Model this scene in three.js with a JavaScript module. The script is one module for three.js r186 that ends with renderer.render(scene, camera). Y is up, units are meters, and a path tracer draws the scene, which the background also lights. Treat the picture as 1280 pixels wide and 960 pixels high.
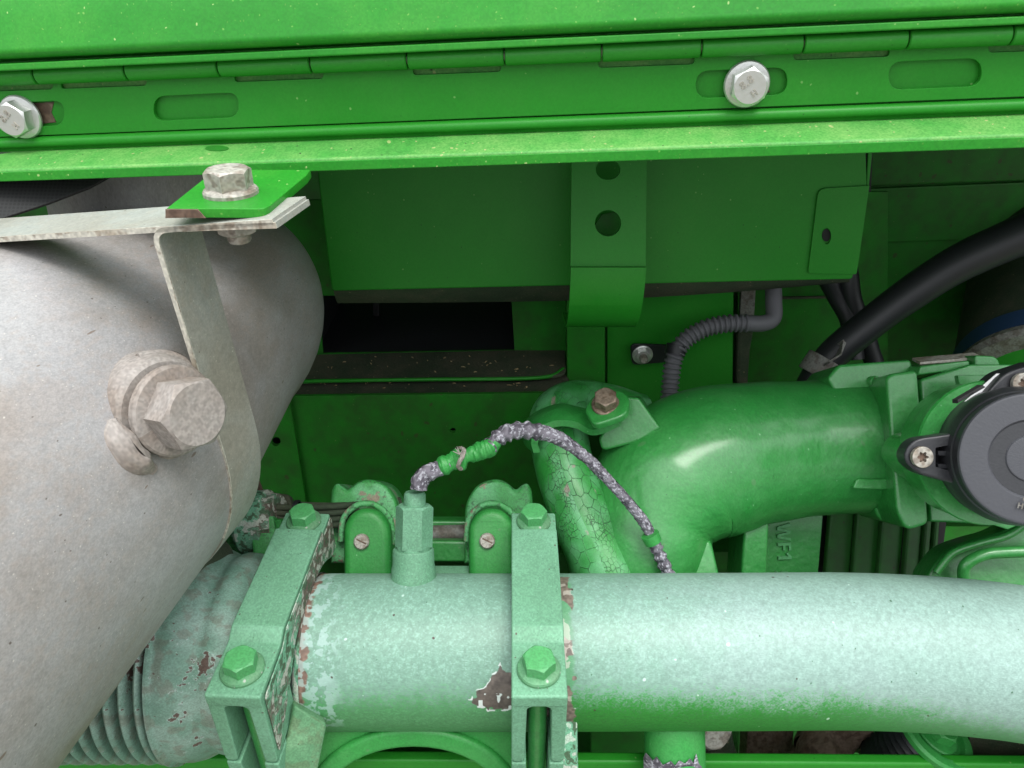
import * as THREE from 'three';
import { mergeGeometries } from 'three/addons/utils/BufferGeometryUtils.js';
import { TextGeometry } from 'three/addons/geometries/TextGeometry.js';
import { FontLoader } from 'three/addons/loaders/FontLoader.js';

// ---------------------------------------------------------------- camera, sky, sun, exposure
const F = 967, PITCH = 30 * Math.PI / 180;         // focal length in photo pixels, camera pitched down
const scene = new THREE.Scene();
const camera = new THREE.PerspectiveCamera(2 * Math.atan(480 / F) * 180 / Math.PI, 4 / 3, 0.02, 60);
camera.position.set(0, 1.75, 0);
camera.rotation.x = -PITCH;
scene.add(camera);

const renderer = new THREE.WebGLRenderer();
renderer.toneMapping = THREE.LinearToneMapping;
renderer.toneMappingExposure = 2.05;
renderer.shadowMap.enabled = true;

function overcast() {
  const w = 128, h = 64, a = new Float32Array(w * h * 4);
  for (let y = 0; y < h; y++) for (let x = 0; x < w; x++) {
    const el = ((y + 0.5) / h - 0.5) * Math.PI, s = Math.sin(el);
    const l = s > 0 ? 1.6 * (0.2 + 0.8 * Math.pow(s, 1.1)) : 0.1;
    const i = (y * w + x) * 4;
    a[i] = l * 0.97; a[i + 1] = l; a[i + 2] = l * 1.05; a[i + 3] = 1;
  }
  const t = new THREE.DataTexture(a, w, h, THREE.RGBAFormat, THREE.FloatType);
  t.mapping = THREE.EquirectangularReflectionMapping;
  t.magFilter = t.minFilter = THREE.LinearFilter;
  t.needsUpdate = true;
  return t;
}
const sky = overcast();
scene.background = sky;
scene.environment = sky;
const sun = new THREE.DirectionalLight(new THREE.Color(1, 0.97, 0.92), 1.1);
sun.position.set(0.5, 1.75 + 3, 0.75);
sun.target.position.set(0, 1.5, -0.4);
sun.castShadow = true;
sun.shadow.radius = 46;
Object.assign(sun.shadow.camera, { left: -1, right: 1, top: 1, bottom: -1, near: 0.1, far: 8 });
sun.shadow.mapSize.set(2048, 2048);
scene.add(sun, sun.target);

// ---------------------------------------------------------------- frames and helpers
// The machine is measured in axes that lean with the camera: x right, y up the sensor, z back to the eye, metres.
const V = (x, y, z) => new THREE.Vector3(x, y, z);
const C = (px, py, d) => V((px - 640) / F * d, (480 - py) / F * d, -d);
const UP = V(0, Math.cos(PITCH), Math.sin(PITCH));            // gravity up
const OUT = V(0, -Math.sin(PITCH), Math.cos(PITCH));          // level, towards the eye
const X = V(1, 0, 0);
const TILT = new THREE.Matrix4().makeRotationX(-PITCH);
const inWorld = (p) => p.clone().applyMatrix4(TILT).add(camera.position);
const names = {};
const numbered = (n) => { const k = names[n] = (names[n] ?? -1) + 1; return k ? n + '_' + String(k).padStart(3, '0') : n; };

function thing(name, label, category, base, group) {
  const g = new THREE.Group();
  g.name = numbered(name);
  g.position.copy(inWorld(base)); g.rotation.x = -PITCH;
  g.userData = { label, category };
  if (group) g.userData.group = group;
  g.base = base.clone();
  scene.add(g);
  return g;
}
function structure(name, base) { const g = thing(name, '', '', base); g.userData = { kind: 'structure' }; return g; }
const flat = (g) => { const q = g.index ? g.toNonIndexed() : g; for (const k of Object.keys(q.attributes)) if (!['position', 'normal', 'uv'].includes(k)) q.deleteAttribute(k); return q; };
function part(parent, name, geos, mat, label) {
  const list = (Array.isArray(geos) ? geos : [geos]);
  let g = list.length > 1 ? mergeGeometries(list.map(flat)) : list[0].clone();
  let root = parent; while (!root.base) root = root.parent;
  g.translate(-root.base.x, -root.base.y, -root.base.z);
  const m = new THREE.Mesh(g, mat);
  m.name = name; m.castShadow = m.receiveShadow = true;
  if (label) m.userData.label = label;
  parent.add(m);
  return m;
}
let seed = 7;
const rnd = () => { seed = (seed * 1664525 + 1013904223) >>> 0; return seed / 4294967296; };

// smooth normals up to a crease angle, each face weighted by its area so that broad faces stay flat
function toCreasedNormals(geo, angle) {
  const g = geo.index ? geo.toNonIndexed() : geo, p = g.attributes.position, n = p.count / 3, lim = Math.cos(angle);
  const fn = new Float32Array(n * 3), ar = new Float32Array(n), at = new Map(), key = new Array(p.count), x = V(), y = V(), z = V();
  for (let i = 0; i < n; i++) {
    x.fromBufferAttribute(p, 3 * i); y.fromBufferAttribute(p, 3 * i + 1); z.fromBufferAttribute(p, 3 * i + 2);
    const c = y.sub(x).cross(z.sub(x)), l = c.length(); ar[i] = l; c.multiplyScalar(1 / (l || 1));
    fn[3 * i] = c.x; fn[3 * i + 1] = c.y; fn[3 * i + 2] = c.z;
    for (let k = 0; k < 3; k++) {
      const j = 3 * i + k, h = Math.round(p.getX(j) * 1e6) + ',' + Math.round(p.getY(j) * 1e6) + ',' + Math.round(p.getZ(j) * 1e6);
      key[j] = h; const q = at.get(h); q ? q.push(i) : at.set(h, [i]);
    }
  }
  const out = new Float32Array(p.count * 3);
  for (let j = 0; j < p.count; j++) {
    const i = Math.floor(j / 3), ax = fn[3 * i], ay = fn[3 * i + 1], az = fn[3 * i + 2]; let sx = 0, sy = 0, sz = 0;
    for (const f of at.get(key[j])) if (ax * fn[3 * f] + ay * fn[3 * f + 1] + az * fn[3 * f + 2] >= lim) { sx += fn[3 * f] * ar[f]; sy += fn[3 * f + 1] * ar[f]; sz += fn[3 * f + 2] * ar[f]; }
    const l = Math.hypot(sx, sy, sz) || 1; out[3 * j] = sx / l; out[3 * j + 1] = sy / l; out[3 * j + 2] = sz / l;
  }
  g.setAttribute('normal', new THREE.BufferAttribute(out, 3));
  return g;
}

function boxUV(geo) {
  const g = flat(geo), p = g.attributes.position, uv = new Float32Array(p.count * 2);
  const a = V(), b = V(), c = V();
  for (let i = 0; i < p.count; i += 3) {
    a.fromBufferAttribute(p, i); b.fromBufferAttribute(p, i + 1); c.fromBufferAttribute(p, i + 2);
    const n = b.clone().sub(a).cross(c.clone().sub(a)), nx = Math.abs(n.x), ny = Math.abs(n.y), nz = Math.abs(n.z);
    [a, b, c].forEach((q, k) => {
      const j = (i + k) * 2;
      if (nx > ny && nx > nz) { uv[j] = q.z + 0.37; uv[j + 1] = q.y; }
      else if (ny > nz) { uv[j] = q.x; uv[j + 1] = q.z + 0.71; }
      else { uv[j] = q.x; uv[j + 1] = q.y; }
    });
  }
  g.setAttribute('uv', new THREE.BufferAttribute(uv, 2));
  return g;
}
const basis = (e1, e2, e3, o) => new THREE.Matrix4().makeBasis(e1, e2, e3).setPosition(o);
// corners [x, y, radius?] -> rounded outline
function rounded(pts) {
  const out = [], n = pts.length;
  for (let i = 0; i < n; i++) {
    const [x, y, r] = pts[i];
    if (!r) { out.push(new THREE.Vector2(x, y)); continue; }
    const p = new THREE.Vector2(x, y), a = new THREE.Vector2(...pts[(i + n - 1) % n].slice(0, 2)).sub(p), b = new THREE.Vector2(...pts[(i + 1) % n].slice(0, 2)).sub(p);
    const k = Math.min(r, a.length() * 0.499, b.length() * 0.499);
    const s = p.clone().add(a.normalize().multiplyScalar(k)), e = p.clone().add(b.normalize().multiplyScalar(k));
    for (let j = 0; j <= 6; j++) {
      const t = j / 6, u = 1 - t;
      out.push(new THREE.Vector2(u * u * s.x + 2 * u * t * p.x + t * t * e.x, u * u * s.y + 2 * u * t * p.y + t * t * e.y));
    }
  }
  return out;
}
function extrude(outline, holes, th, bevel, seg = 2) {
  const sh = new THREE.Shape(outline);
  for (const h of holes || []) sh.holes.push(new THREE.Path(h));
  const g = new THREE.ExtrudeGeometry(sh, { depth: Math.max(th - 2 * bevel, 1e-4), bevelEnabled: bevel > 0, bevelThickness: bevel, bevelSize: bevel, bevelOffset: -bevel, bevelSegments: seg, curveSegments: 10 });
  g.translate(0, 0, bevel);
  return g;
}
// where the sight line through a photo pixel meets a plane { p, n }
function onPlane(px, py, pl) {
  const d = C(px, py, 1);
  return d.multiplyScalar(pl.p.dot(pl.n) / d.dot(pl.n));
}
// a sheet of metal whose outer face lies in a plane; corners are [px, py, corner radius in metres]
function sheet(pl, pts, th, o = {}) {
  const n = pl.n.clone().normalize();
  const u = (o.u ? o.u.clone() : X.clone()); u.addScaledVector(n, -u.dot(n)).normalize();
  const v = n.clone().cross(u);
  const to2 = ([px, py, r]) => { const q = onPlane(px, py, pl).sub(pl.p); return [q.dot(u), q.dot(v), r]; };
  const bevel = o.bevel ?? Math.min(0.0008, th * 0.3);
  const g = extrude(rounded(pts.map(to2)), (o.holes || []).map((h) => rounded(h.map(to2))), th, bevel, o.seg ?? 2);
  g.translate(0, 0, -th);
  g.applyMatrix4(basis(u, v, n, pl.p));
  return boxUV(toCreasedNormals(flat(g), o.crease ?? 0.6));
}
const ellipsePx = (x, y, rx, ry, n = 20) => Array.from({ length: n }, (_, i) => [x + rx * Math.cos(i / n * 2 * Math.PI), y + ry * Math.sin(i / n * 2 * Math.PI)]);
// a closed profile (in e1, e2, metres) drawn along e3
function prism(o, e1, e2, e3, poly, len, bevel = 0.0006, seg = 2, crease = 0.6) {
  const g = extrude(rounded(poly), [], len, bevel, seg);
  g.applyMatrix4(basis(e1, e2, e3, o));
  if (basis(e1, e2, e3, o).determinant() < 0) for (let i = 0, p = g.attributes.position; i < p.count; i += 3) for (const k of [0, 1, 2]) { const t = p.array[(i + 1) * 3 + k]; p.array[(i + 1) * 3 + k] = p.array[(i + 2) * 3 + k]; p.array[(i + 2) * 3 + k] = t; }
  return boxUV(toCreasedNormals(flat(g), crease));
}
// a band between two edges, crowned a little and th thick towards the back
function ruled(A, B, th, crown = 0, m = 6) {
  const a = new THREE.CatmullRomCurve3(A).getPoints(48), b = new THREE.CatmullRomCurve3(B).getPoints(48), n = a.length, grid = [];
  for (let i = 0; i < n; i++) {
    const t = a[Math.min(i + 1, n - 1)].clone().sub(a[Math.max(i - 1, 0)]), w = b[i].clone().sub(a[i]), nr = w.clone().cross(t).normalize();
    const row = [];
    for (let j = 0; j <= m; j++) row.push(a[i].clone().addScaledVector(w, j / m).addScaledVector(nr, crown * Math.sin(j / m * Math.PI)));
    for (let j = m; j >= 0; j--) row.push(a[i].clone().addScaledVector(w, j / m).addScaledVector(nr, crown * Math.sin(j / m * Math.PI) - th));
    grid.push(row);
  }
  const k = 2 * m + 2, pos = grid.flat().flatMap((p) => [p.x, p.y, p.z]), idx = [];
  for (let i = 0; i + 1 < n; i++) for (let j = 0; j < k; j++) { const p = i * k + j, q = i * k + (j + 1) % k; idx.push(p, q, p + k, q, q + k, p + k); }
  for (const r of [0, (n - 1) * k]) for (let j = 0; j < m; j++) { const p = r + j, q = r + k - 1 - j; idx.push(p, p + 1, q, p + 1, q - 1, q); }
  const g = new THREE.BufferGeometry();
  g.setAttribute('position', new THREE.Float32BufferAttribute(pos, 3)); g.setIndex(idx);
  const f = g.toNonIndexed(); f.computeVertexNormals();
  return boxUV(toCreasedNormals(f, 0.6));
}
// a bent strip: polyline thickened to one side, drawn along w
function strip(path, w, th, bevel = 0.0005) {
  const e3 = w.clone().normalize(), e1 = path[1].clone().sub(path[0]); e1.addScaledVector(e3, -e1.dot(e3)).normalize();
  const e2 = e3.clone().cross(e1), o = path[0];
  const p = path.map((q) => { const d = q.clone().sub(o); return new THREE.Vector2(d.dot(e1), d.dot(e2)); });
  const off = p.map((q, i) => {
    const a = p[Math.max(i - 1, 0)], b = p[Math.min(i + 1, p.length - 1)], t = b.clone().sub(a).normalize();
    return new THREE.Vector2(q.x - t.y * th, q.y + t.x * th);
  });
  return prism(o, e1, e2, e3, [...p, ...off.reverse()].map((q) => [q.x, q.y]), w.length(), bevel, 1, 0.5);
}
// round a polyline's corners
function soften(pts, r) {
  const out = [pts[0]];
  for (let i = 1; i < pts.length - 1; i++) {
    const p = pts[i], a = pts[i - 1].clone().sub(p), b = pts[i + 1].clone().sub(p), k = Math.min(r, a.length() * 0.45, b.length() * 0.45);
    const s = p.clone().addScaledVector(a.normalize(), k), e = p.clone().addScaledVector(b.normalize(), k);
    for (let j = 0; j <= 6; j++) { const t = j / 6, u = 1 - t; out.push(s.clone().multiplyScalar(u * u).addScaledVector(p, 2 * u * t).addScaledVector(e, t * t)); }
  }
  out.push(pts[pts.length - 1]);
  return out;
}
const TILE = 0.25;
const around = (r) => (r > 0.03 ? Math.max(1, Math.round(2 * Math.PI * r / TILE)) * TILE : 2 * Math.PI * r);
// turned body: profile [t along axis, radius]
function lathe(o, axis, prof, seg = 48, crease = 0.7, su) {
  const pts = prof.map(([t, r]) => new THREE.Vector2(Math.max(r, 1e-5), t));
  const g = new THREE.LatheGeometry(pts, seg);
  const uv = g.attributes.uv, rm = Math.max(...prof.map((q) => q[1])), s = su ?? around(rm);
  let l = 0; const len = prof.map((q, i) => (i ? (l += Math.hypot(q[0] - prof[i - 1][0], q[1] - prof[i - 1][1])) : 0));
  for (let i = 0; i < uv.count; i++) uv.setXY(i, uv.getX(i) * s, len[i % prof.length]);
  g.applyMatrix4(new THREE.Matrix4().makeRotationFromQuaternion(new THREE.Quaternion().setFromUnitVectors(V(0, 1, 0), axis.clone().normalize())).setPosition(o));
  return toCreasedNormals(flat(g), crease);
}
// round bar swept through points; radius may vary and be modulated
function sweep(pts, radii, o = {}) {
  const curve = new THREE.CatmullRomCurve3(pts, false, 'centripetal');
  const n = o.n ?? 60, m = o.m ?? 20, R = Array.isArray(radii) ? radii : [radii, radii];
  const L = curve.getLength(), pos = [], uv = [], idx = [];
  const rAt = (t) => { const k = t * (R.length - 1), i = Math.min(Math.floor(k), R.length - 2), f = k - i, s = f * f * (3 - 2 * f); return R[i] * (1 - s) + R[i + 1] * s; };
  const su = around(Math.max(...R));
  let nrm = o.up ? o.up.clone() : V(0, 1, 0.01), prev = null;
  for (let i = 0; i <= n; i++) {
    const t = i / n, p = o.raw ? curve.getPoint(t) : curve.getPointAt(t), tan = o.raw ? curve.getTangent(t) : curve.getTangentAt(t);
    if (prev) nrm.applyQuaternion(new THREE.Quaternion().setFromUnitVectors(prev, tan));
    nrm.addScaledVector(tan, -nrm.dot(tan)).normalize(); prev = tan.clone();
    const b = tan.clone().cross(nrm);
    for (let j = 0; j <= m; j++) {
      const a = j / m * 2 * Math.PI;
      let r = rAt(t); if (o.mod) r *= o.mod(t, a, t * L);
      const q = p.clone().addScaledVector(nrm, r * Math.cos(a)).addScaledVector(b, r * Math.sin(a) * (o.squash ?? 1));
      pos.push(q.x, q.y, q.z); o.along ? uv.push(t * L, j / m) : uv.push(j / m * su, t * L);
    }
  }
  for (let i = 0; i < n; i++) for (let j = 0; j < m; j++) { const a = i * (m + 1) + j, b = a + m + 1; idx.push(a, b, a + 1, b, b + 1, a + 1); }
  for (const [row, t, flip] of [[0, 0, 1], [n, 1, 0]]) {
    const c = pos.length / 3, p = curve.getPoint(t); pos.push(p.x, p.y, p.z); uv.push(0, 0);
    for (let j = 0; j < m; j++) { const a = row * (m + 1) + j; flip ? idx.push(c, a, a + 1) : idx.push(c, a + 1, a); }
  }
  const g = new THREE.BufferGeometry();
  g.setAttribute('position', new THREE.Float32BufferAttribute(pos, 3)); g.setAttribute('uv', new THREE.Float32BufferAttribute(uv, 2));
  g.setIndex(idx); g.computeVertexNormals();
  // three.js winds outward with (nrm, tan x nrm)
  const k = g.toNonIndexed();
  return toCreasedNormals(k, o.crease ?? 0.9);
}
// hexagon with a turned chamfer, across flats af, height h, along +y
function hexHead(af, h) {
  const n = 72, pos = [], idx = [], rc = af * 0.475;
  const rh = (a) => af / 2 / Math.cos(((a % (Math.PI / 3)) + Math.PI / 3) % (Math.PI / 3) - Math.PI / 6);
  for (let i = 0; i <= n; i++) {
    const a = i / n * 2 * Math.PI, r = rh(a), c = Math.cos(a), s = Math.sin(a), zt = h - Math.max(0, r - rc) * 0.6 - af * 0.012;
    for (const [q, y] of [[r, 0], [r, zt], [rc, h], [rc * 0.9, h], [0, h]]) pos.push(q * c, y, q * s);
  }
  for (let i = 0; i < n; i++) for (let j = 0; j < 4; j++) { const a = i * 5 + j, b = a + 5; idx.push(a, a + 1, b, b, a + 1, b + 1); }
  const g = new THREE.BufferGeometry();
  g.setAttribute('position', new THREE.Float32BufferAttribute(pos, 3)); g.setIndex(idx); g.computeVertexNormals();
  return boxUV(toCreasedNormals(g.toNonIndexed(), 0.35));
}
const toAxis = (g, p, axis, spin = 0) => g.applyMatrix4(new THREE.Matrix4().makeRotationY(spin)).applyMatrix4(new THREE.Matrix4().makeRotationFromQuaternion(new THREE.Quaternion().setFromUnitVectors(V(0, 1, 0), axis.clone().normalize())).setPosition(p));

// ---------------------------------------------------------------- noise and textures (albedo, grain, wear)
const TAB = new Float32Array(65536); for (let i = 0; i < 65536; i++) TAB[i] = rnd();
const h2 = (x, y, s) => TAB[(x * 1597 + y * 51749 + s * 7919 + ((x * y) & 255) * 31) & 65535];
function vn(x, y, per, s) {
  const xi = Math.floor(x), yi = Math.floor(y); let fx = x - xi, fy = y - yi;
  fx = fx * fx * (3 - 2 * fx); fy = fy * fy * (3 - 2 * fy);
  const x0 = ((xi % per) + per) % per, y0 = ((yi % per) + per) % per, x1 = (x0 + 1) % per, y1 = (y0 + 1) % per;
  const a = h2(x0, y0, s), b = h2(x1, y0, s), c = h2(x0, y1, s), d = h2(x1, y1, s);
  return a + (b - a) * fx + (c - a) * fy + (a - b - c + d) * fx * fy;
}
function fbm(u, v, f, oct, s) { let t = 0, w = 0.5, k = 0; for (let i = 0; i < oct; i++) { t += w * vn(u * f, v * f, f, s + i); k += w; w *= 0.55; f *= 2; } return t / k; }
const ss = (a, b, x) => { const t = Math.min(1, Math.max(0, (x - a) / (b - a))); return t * t * (3 - 2 * t); };
const mix = (a, b, t) => [a[0] + (b[0] - a[0]) * t, a[1] + (b[1] - a[1]) * t, a[2] + (b[2] - a[2]) * t];
const mul = (a, k) => [a[0] * k, a[1] * k, a[2] * k];
function speck(u, v, n, prob, r, s) {          // 0..1 inside small irregular flecks, n cells per tile
  const x = u * n, y = v * n, i = Math.floor(x), j = Math.floor(y);
  if (h2(i, j, s) > prob) return 0;
  const cx = 0.3 + 0.4 * h2(i, j, s + 1), cy = 0.3 + 0.4 * h2(i, j, s + 2), rr = r * (0.35 + 0.65 * h2(i, j, s + 3));
  const an = h2(i, j, s + 4) * 3, dx = x - i - cx, dy = y - j - cy, ex = dx * Math.cos(an) + dy * Math.sin(an), ey = (dy * Math.cos(an) - dx * Math.sin(an)) * (1 + h2(i, j, s + 5));
  const wob = 0.35 * (vn(u * n * 4, v * n * 4, n * 4, s + 6) - 0.5);
  return 1 - ss(rr * 0.7, rr, Math.hypot(ex, ey) + wob * rr * 2);
}
function cells(u, v, n, s) {                    // [distance to the nearest cell border, cell hash]
  const x = u * n, y = v * n, i = Math.floor(x), j = Math.floor(y); let a = 9, b = 9, id = 0;
  for (let dy = -1; dy <= 1; dy++) for (let dx = -1; dx <= 1; dx++) {
    const ci = ((i + dx) % n + n) % n, cj = ((j + dy) % n + n) % n;
    const d = Math.hypot(i + dx + 0.1 + 0.8 * h2(ci, cj, s) - x, j + dy + 0.1 + 0.8 * h2(ci, cj, s + 1) - y);
    if (d < a) { b = a; a = d; id = h2(ci, cj, s + 2); } else if (d < b) b = d;
  }
  return [b - a, id];
}
function tex(w, h, f, o = {}) {
  const a = new Uint8Array(w * h * 4);
  for (let y = 0; y < h; y++) for (let x = 0; x < w; x++) {
    const c = f((x + 0.5) / w, (y + 0.5) / h), i = (y * w + x) * 4;
    for (let k = 0; k < 3; k++) a[i + k] = Math.max(0, Math.min(255, typeof c === 'number' ? c * 255 : c[k]));
    a[i + 3] = 255;
  }
  const t = new THREE.DataTexture(a, w, h);
  t.wrapS = t.wrapT = THREE.RepeatWrapping; t.magFilter = THREE.LinearFilter; t.minFilter = THREE.LinearMipmapLinearFilter; t.generateMipmaps = true;
  if (!o.data) t.colorSpace = THREE.SRGBColorSpace;
  const sx = o.sx ?? TILE, sy = o.sy ?? TILE;
  t.repeat.set(1 / sx, 1 / sy); t.needsUpdate = true;
  return t;
}
const TAN = [150, 138, 105], BROWN = [88, 68, 58], GREEN = [36, 130, 34];
const paintTex = (base, o = {}) => tex(o.n ?? 1024, o.n ?? 1024, (u, v) => {
  const big = fbm(u, v, 4, 4, o.s ?? 1), mid = fbm(u, v, 24, 3, 11 + (o.s ?? 1)), fine = vn(u * 340, v * 340, 340, 5);
  let c = mul(base, 1 + (o.tone ?? 0.1) * (big - 0.5) * 2 + (o.grain ?? 0.05) * (fine - 0.5) * 2);
  if (o.dust) c = mix(c, o.dustCol ?? TAN, o.dust * ss(...(o.dr ?? [0.35, 0.75]), big * 0.55 + mid * 0.45) * (0.7 + 0.6 * fine));
  for (const [n, p, r, col, k, s] of o.specks || []) { const q = speck(u, v, n, p, r, s); if (q) c = mix(c, col, q * k); }
  if (o.peel) { const q = ss(o.peel[0], o.peel[0] + 0.035, mid * 0.6 + big * 0.4 + (fine - 0.5) * 0.06); c = mix(c, mul(o.peel[1], 0.85 + 0.35 * fine), q); }
  return c;
});
const T = {};
T.green = paintTex(GREEN, { tone: 0.05, grain: 0.03, dust: 0.06, specks: [[56, 0.018, 0.16, [170, 185, 130], 0.5, 20], [90, 0.02, 0.16, [18, 40, 20], 0.6, 40]] });
T.hood = paintTex(GREEN, { s: 3, tone: 0.06, grain: 0.05, dust: 0.14, dustCol: [120, 160, 70], specks: [[80, 0.06, 0.22, [150, 180, 96], 0.55, 60], [50, 0.035, 0.16, [196, 200, 140], 0.7, 70], [120, 0.12, 0.25, [110, 150, 66], 0.5, 66]] });
T.dusty = paintTex([48, 138, 46], { s: 5, tone: 0.1, grain: 0.1, dust: 0.55, dr: [0.05, 0.8], dustCol: [138, 166, 98], specks: [[70, 0.12, 0.25, [178, 168, 118], 0.7, 80], [60, 0.03, 0.16, [30, 40, 24], 0.8, 90], [22, 0.06, 0.2, [196, 182, 130], 0.6, 95]] });
T.inner = paintTex(GREEN, { s: 7, tone: 0.1, grain: 0.06, dust: 0.6, dr: [0.15, 0.85], dustCol: [52, 66, 38], specks: [[18, 0.1, 0.2, [84, 58, 50], 0.5, 100], [60, 0.05, 0.14, [150, 140, 110], 0.5, 110], [130, 0.06, 0.2, [96, 88, 62], 0.6, 115]] });  // real grime, its dark film thickened as painted shade for the deep bay
T.grime = paintTex([48, 62, 42], { s: 9, tone: 0.2, grain: 0.12, dust: 0.5, dustCol: [92, 80, 68], specks: [[50, 0.12, 0.22, [140, 128, 98], 0.6, 120]] });
T.boltPaint = paintTex([70, 144, 84], { n: 512, s: 15, tone: 0.12, grain: 0.1, dust: 0.3, dustCol: [120, 176, 140], specks: [[80, 0.06, 0.2, [110, 96, 84], 0.7, 135]] });
T.scuffed = paintTex([84, 140, 98], { n: 512, s: 19, tone: 0.15, grain: 0.1, dust: 0.3, dustCol: [140, 132, 120], specks: [[70, 0.3, 0.4, [176, 176, 168], 0.85, 165], [40, 0.2, 0.3, [120, 104, 92], 0.7, 175]] });
T.mint = paintTex([98, 148, 116], { s: 13, tone: 0.08, grain: 0.09, dust: 0.25, dustCol: [128, 178, 152], specks: [[110, 0.1, 0.2, [40, 84, 52], 0.6, 130], [60, 0.03, 0.16, [70, 52, 44], 0.8, 140], [150, 0.2, 0.3, [130, 184, 154], 0.5, 145]] });
T.peel = tex(1024, 1024, (u, v) => {
  const big = fbm(u, v, 10, 4, 201), n = fbm(u, v, 60, 3, 203), f = vn(u * 400, v * 400, 400, 205);
  let c = mix([104, 160, 128], [96, 84, 74], ss(0.44, 0.6, big * 0.6 + n * 0.4));
  if (n > 0.56) c = mix(c, [190, 200, 186], ss(0.56, 0.62, n) * 0.75);
  if (n < 0.4) c = mix(c, [62, 80, 56], ss(0.4, 0.33, n) * 0.8);
  return mul(c, 0.88 + 0.24 * f);
});
T.cast = paintTex([40, 130, 54], { s: 17, tone: 0.1, grain: 0.07, dust: 0.3, dustCol: [84, 142, 84], specks: [[16, 0.06, 0.16, [90, 128, 84], 0.5, 158], [110, 0.05, 0.2, [70, 110, 62], 0.6, 159], [70, 0.03, 0.12, [26, 70, 34], 0.7, 150], [50, 0.03, 0.14, [150, 190, 150], 0.6, 155]] });
T.roller = tex(1024, 1024, (u, v) => {
  const big = fbm(u, v, 12, 3, 231), n = fbm(u, v, 150, 3, 233), f = vn(u * 400, v * 400, 400, 235), z = fbm(u, v, 10, 3, 237);
  let c = mix([58, 142, 70], [96, 168, 112], ss(0.35, 0.65, big));
  c = mix(c, [46, 84, 52], ss(0.55, 0.63, n) * 0.6 * ss(0.38, 0.56, z));
  c = mix(c, [150, 122, 110], ss(0.64, 0.7, big * 0.8 + n * 0.2) * 0.8);
  return mul(c, 0.9 + 0.2 * f);
});
T.grey = tex(1024, 1024, (u, v) => {
  const big = fbm(u, v, 3, 3, 251), mid = fbm(u, v, 14, 4, 253), f = vn(u * 420, v * 420, 420, 255), f2 = vn(u * 200, v * 200, 200, 257), f3 = fbm(u, v, 90, 2, 259);
  let c = mix([152, 151, 150], [138, 131, 124], ss(0.3, 0.75, big * 0.6 + mid * 0.4));
  c = mix(c, [126, 110, 98], 0.2 * ss(0.5, 0.72, fbm(u, v, 5, 4, 263) * 0.6 + f3 * 0.4));
  c = mul(c, 0.87 + 0.1 * f + 0.06 * f2 + 0.1 * f3);
  const s1 = speck(u, v, 100, 0.09, 0.2, 261); if (s1) c = mix(c, [196, 190, 180], s1 * 0.7);
  const s2 = speck(u, v, 40, 0.06, 0.12, 271); if (s2) c = mix(c, [76, 66, 60], s2 * 0.7);
  const s3 = speck(u, v * 0.4, 24, 0.06, 0.12, 281); if (s3) c = mix(c, [98, 80, 66], s3 * 0.6);
  return c;
}, { sx: 0.25, sy: 0.25 });
T.metal = tex(512, 512, (u, v) => {
  const big = fbm(u, v, 20, 4, 291), f = vn(u * 256, v * 256, 256, 293), m = fbm(u, v, 70, 2, 295);
  let c = mix([168, 164, 154], [132, 120, 106], ss(0.5, 0.74, big) * 0.8); c = mix(c, [106, 92, 80], 0.5 * ss(0.6, 0.7, m)); return mul(c, 0.84 + 0.26 * f);
});
T.weld = tex(512, 512, (u, v) => {
  const big = fbm(u, v, 12, 4, 281), f = vn(u * 256, v * 256, 256, 283), m = fbm(u, v, 60, 3, 285);
  let c = mix([150, 143, 136], [138, 127, 117], ss(0.35, 0.75, big)); c = mix(c, [160, 156, 150], 0.3 * ss(0.5, 0.7, m)); return mul(c, 0.86 + 0.22 * f);
});
T.bellows = tex(1024, 1024, (u, v) => {
  const big = fbm(u, v, 14, 4, 301), n = fbm(u, v, 90, 3, 303), f = vn(u * 380, v * 380, 380, 305), k = big * 0.7 + n * 0.3;
  let c = mix([108, 144, 126], [134, 162, 148], ss(0.3, 0.75, fbm(u, v, 16, 4, 307)));
  c = mix(c, [112, 100, 88], 0.35 * ss(0.5, 0.7, fbm(u, v, 40, 3, 309)));
  c = mix(c, [92, 76, 68], ss(0.665, 0.68, k));
  const e = Math.abs(k - 0.66); if (e < 0.014) c = mix(c, [186, 200, 196], (1 - e / 0.014) * 0.8);
  const s = speck(u, v, 60, 0.08, 0.2, 311); if (s) c = mix(c, [84, 60, 50], s * 0.8);
  return mul(c, 0.9 + 0.2 * f);
});
const crackAt = (u, v) => {
  const w = 0.03 * (fbm(u, v, 9, 3, 321) - 0.5), w2 = 0.03 * (fbm(u, v, 9, 3, 329) - 0.5), open = ss(0.3, 0.46, fbm(u, v, 7, 3, 327)), fine = ss(0.5, 0.6, fbm(u, v, 4, 3, 335));
  const [d, id] = cells(u + w, v + w2, 14, 323), [d2] = cells(u + w2, v + w, 36, 331), th = 0.012 + 0.05 * fbm(u, v, 20, 2, 333);
  return [Math.max((1 - ss(th * 0.3, th, d)) * open, (1 - ss(0.02, 0.1, d2)) * fine * 0.8), id, fine];
};
T.wrap = tex(512, 512, (u, v) => {
  const [k, id] = crackAt(u, v), patch = fbm(u, v, 5, 3, 337), f = vn(u * 256, v * 256, 256, 339);
  let c = mix([44, 134, 54], [92, 164, 108], ss(0.35, 0.7, patch * 0.9 + id * 0.1));
  c = mix(c, [26, 66, 34], k * 0.95);
  c = mix(c, [150, 136, 122], ss(0.66, 0.74, fbm(u, v, 9, 4, 341)) * 0.9);
  return mul(c, 0.92 + 0.16 * f);
}, { sx: 0.125, sy: 0.125 });
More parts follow.
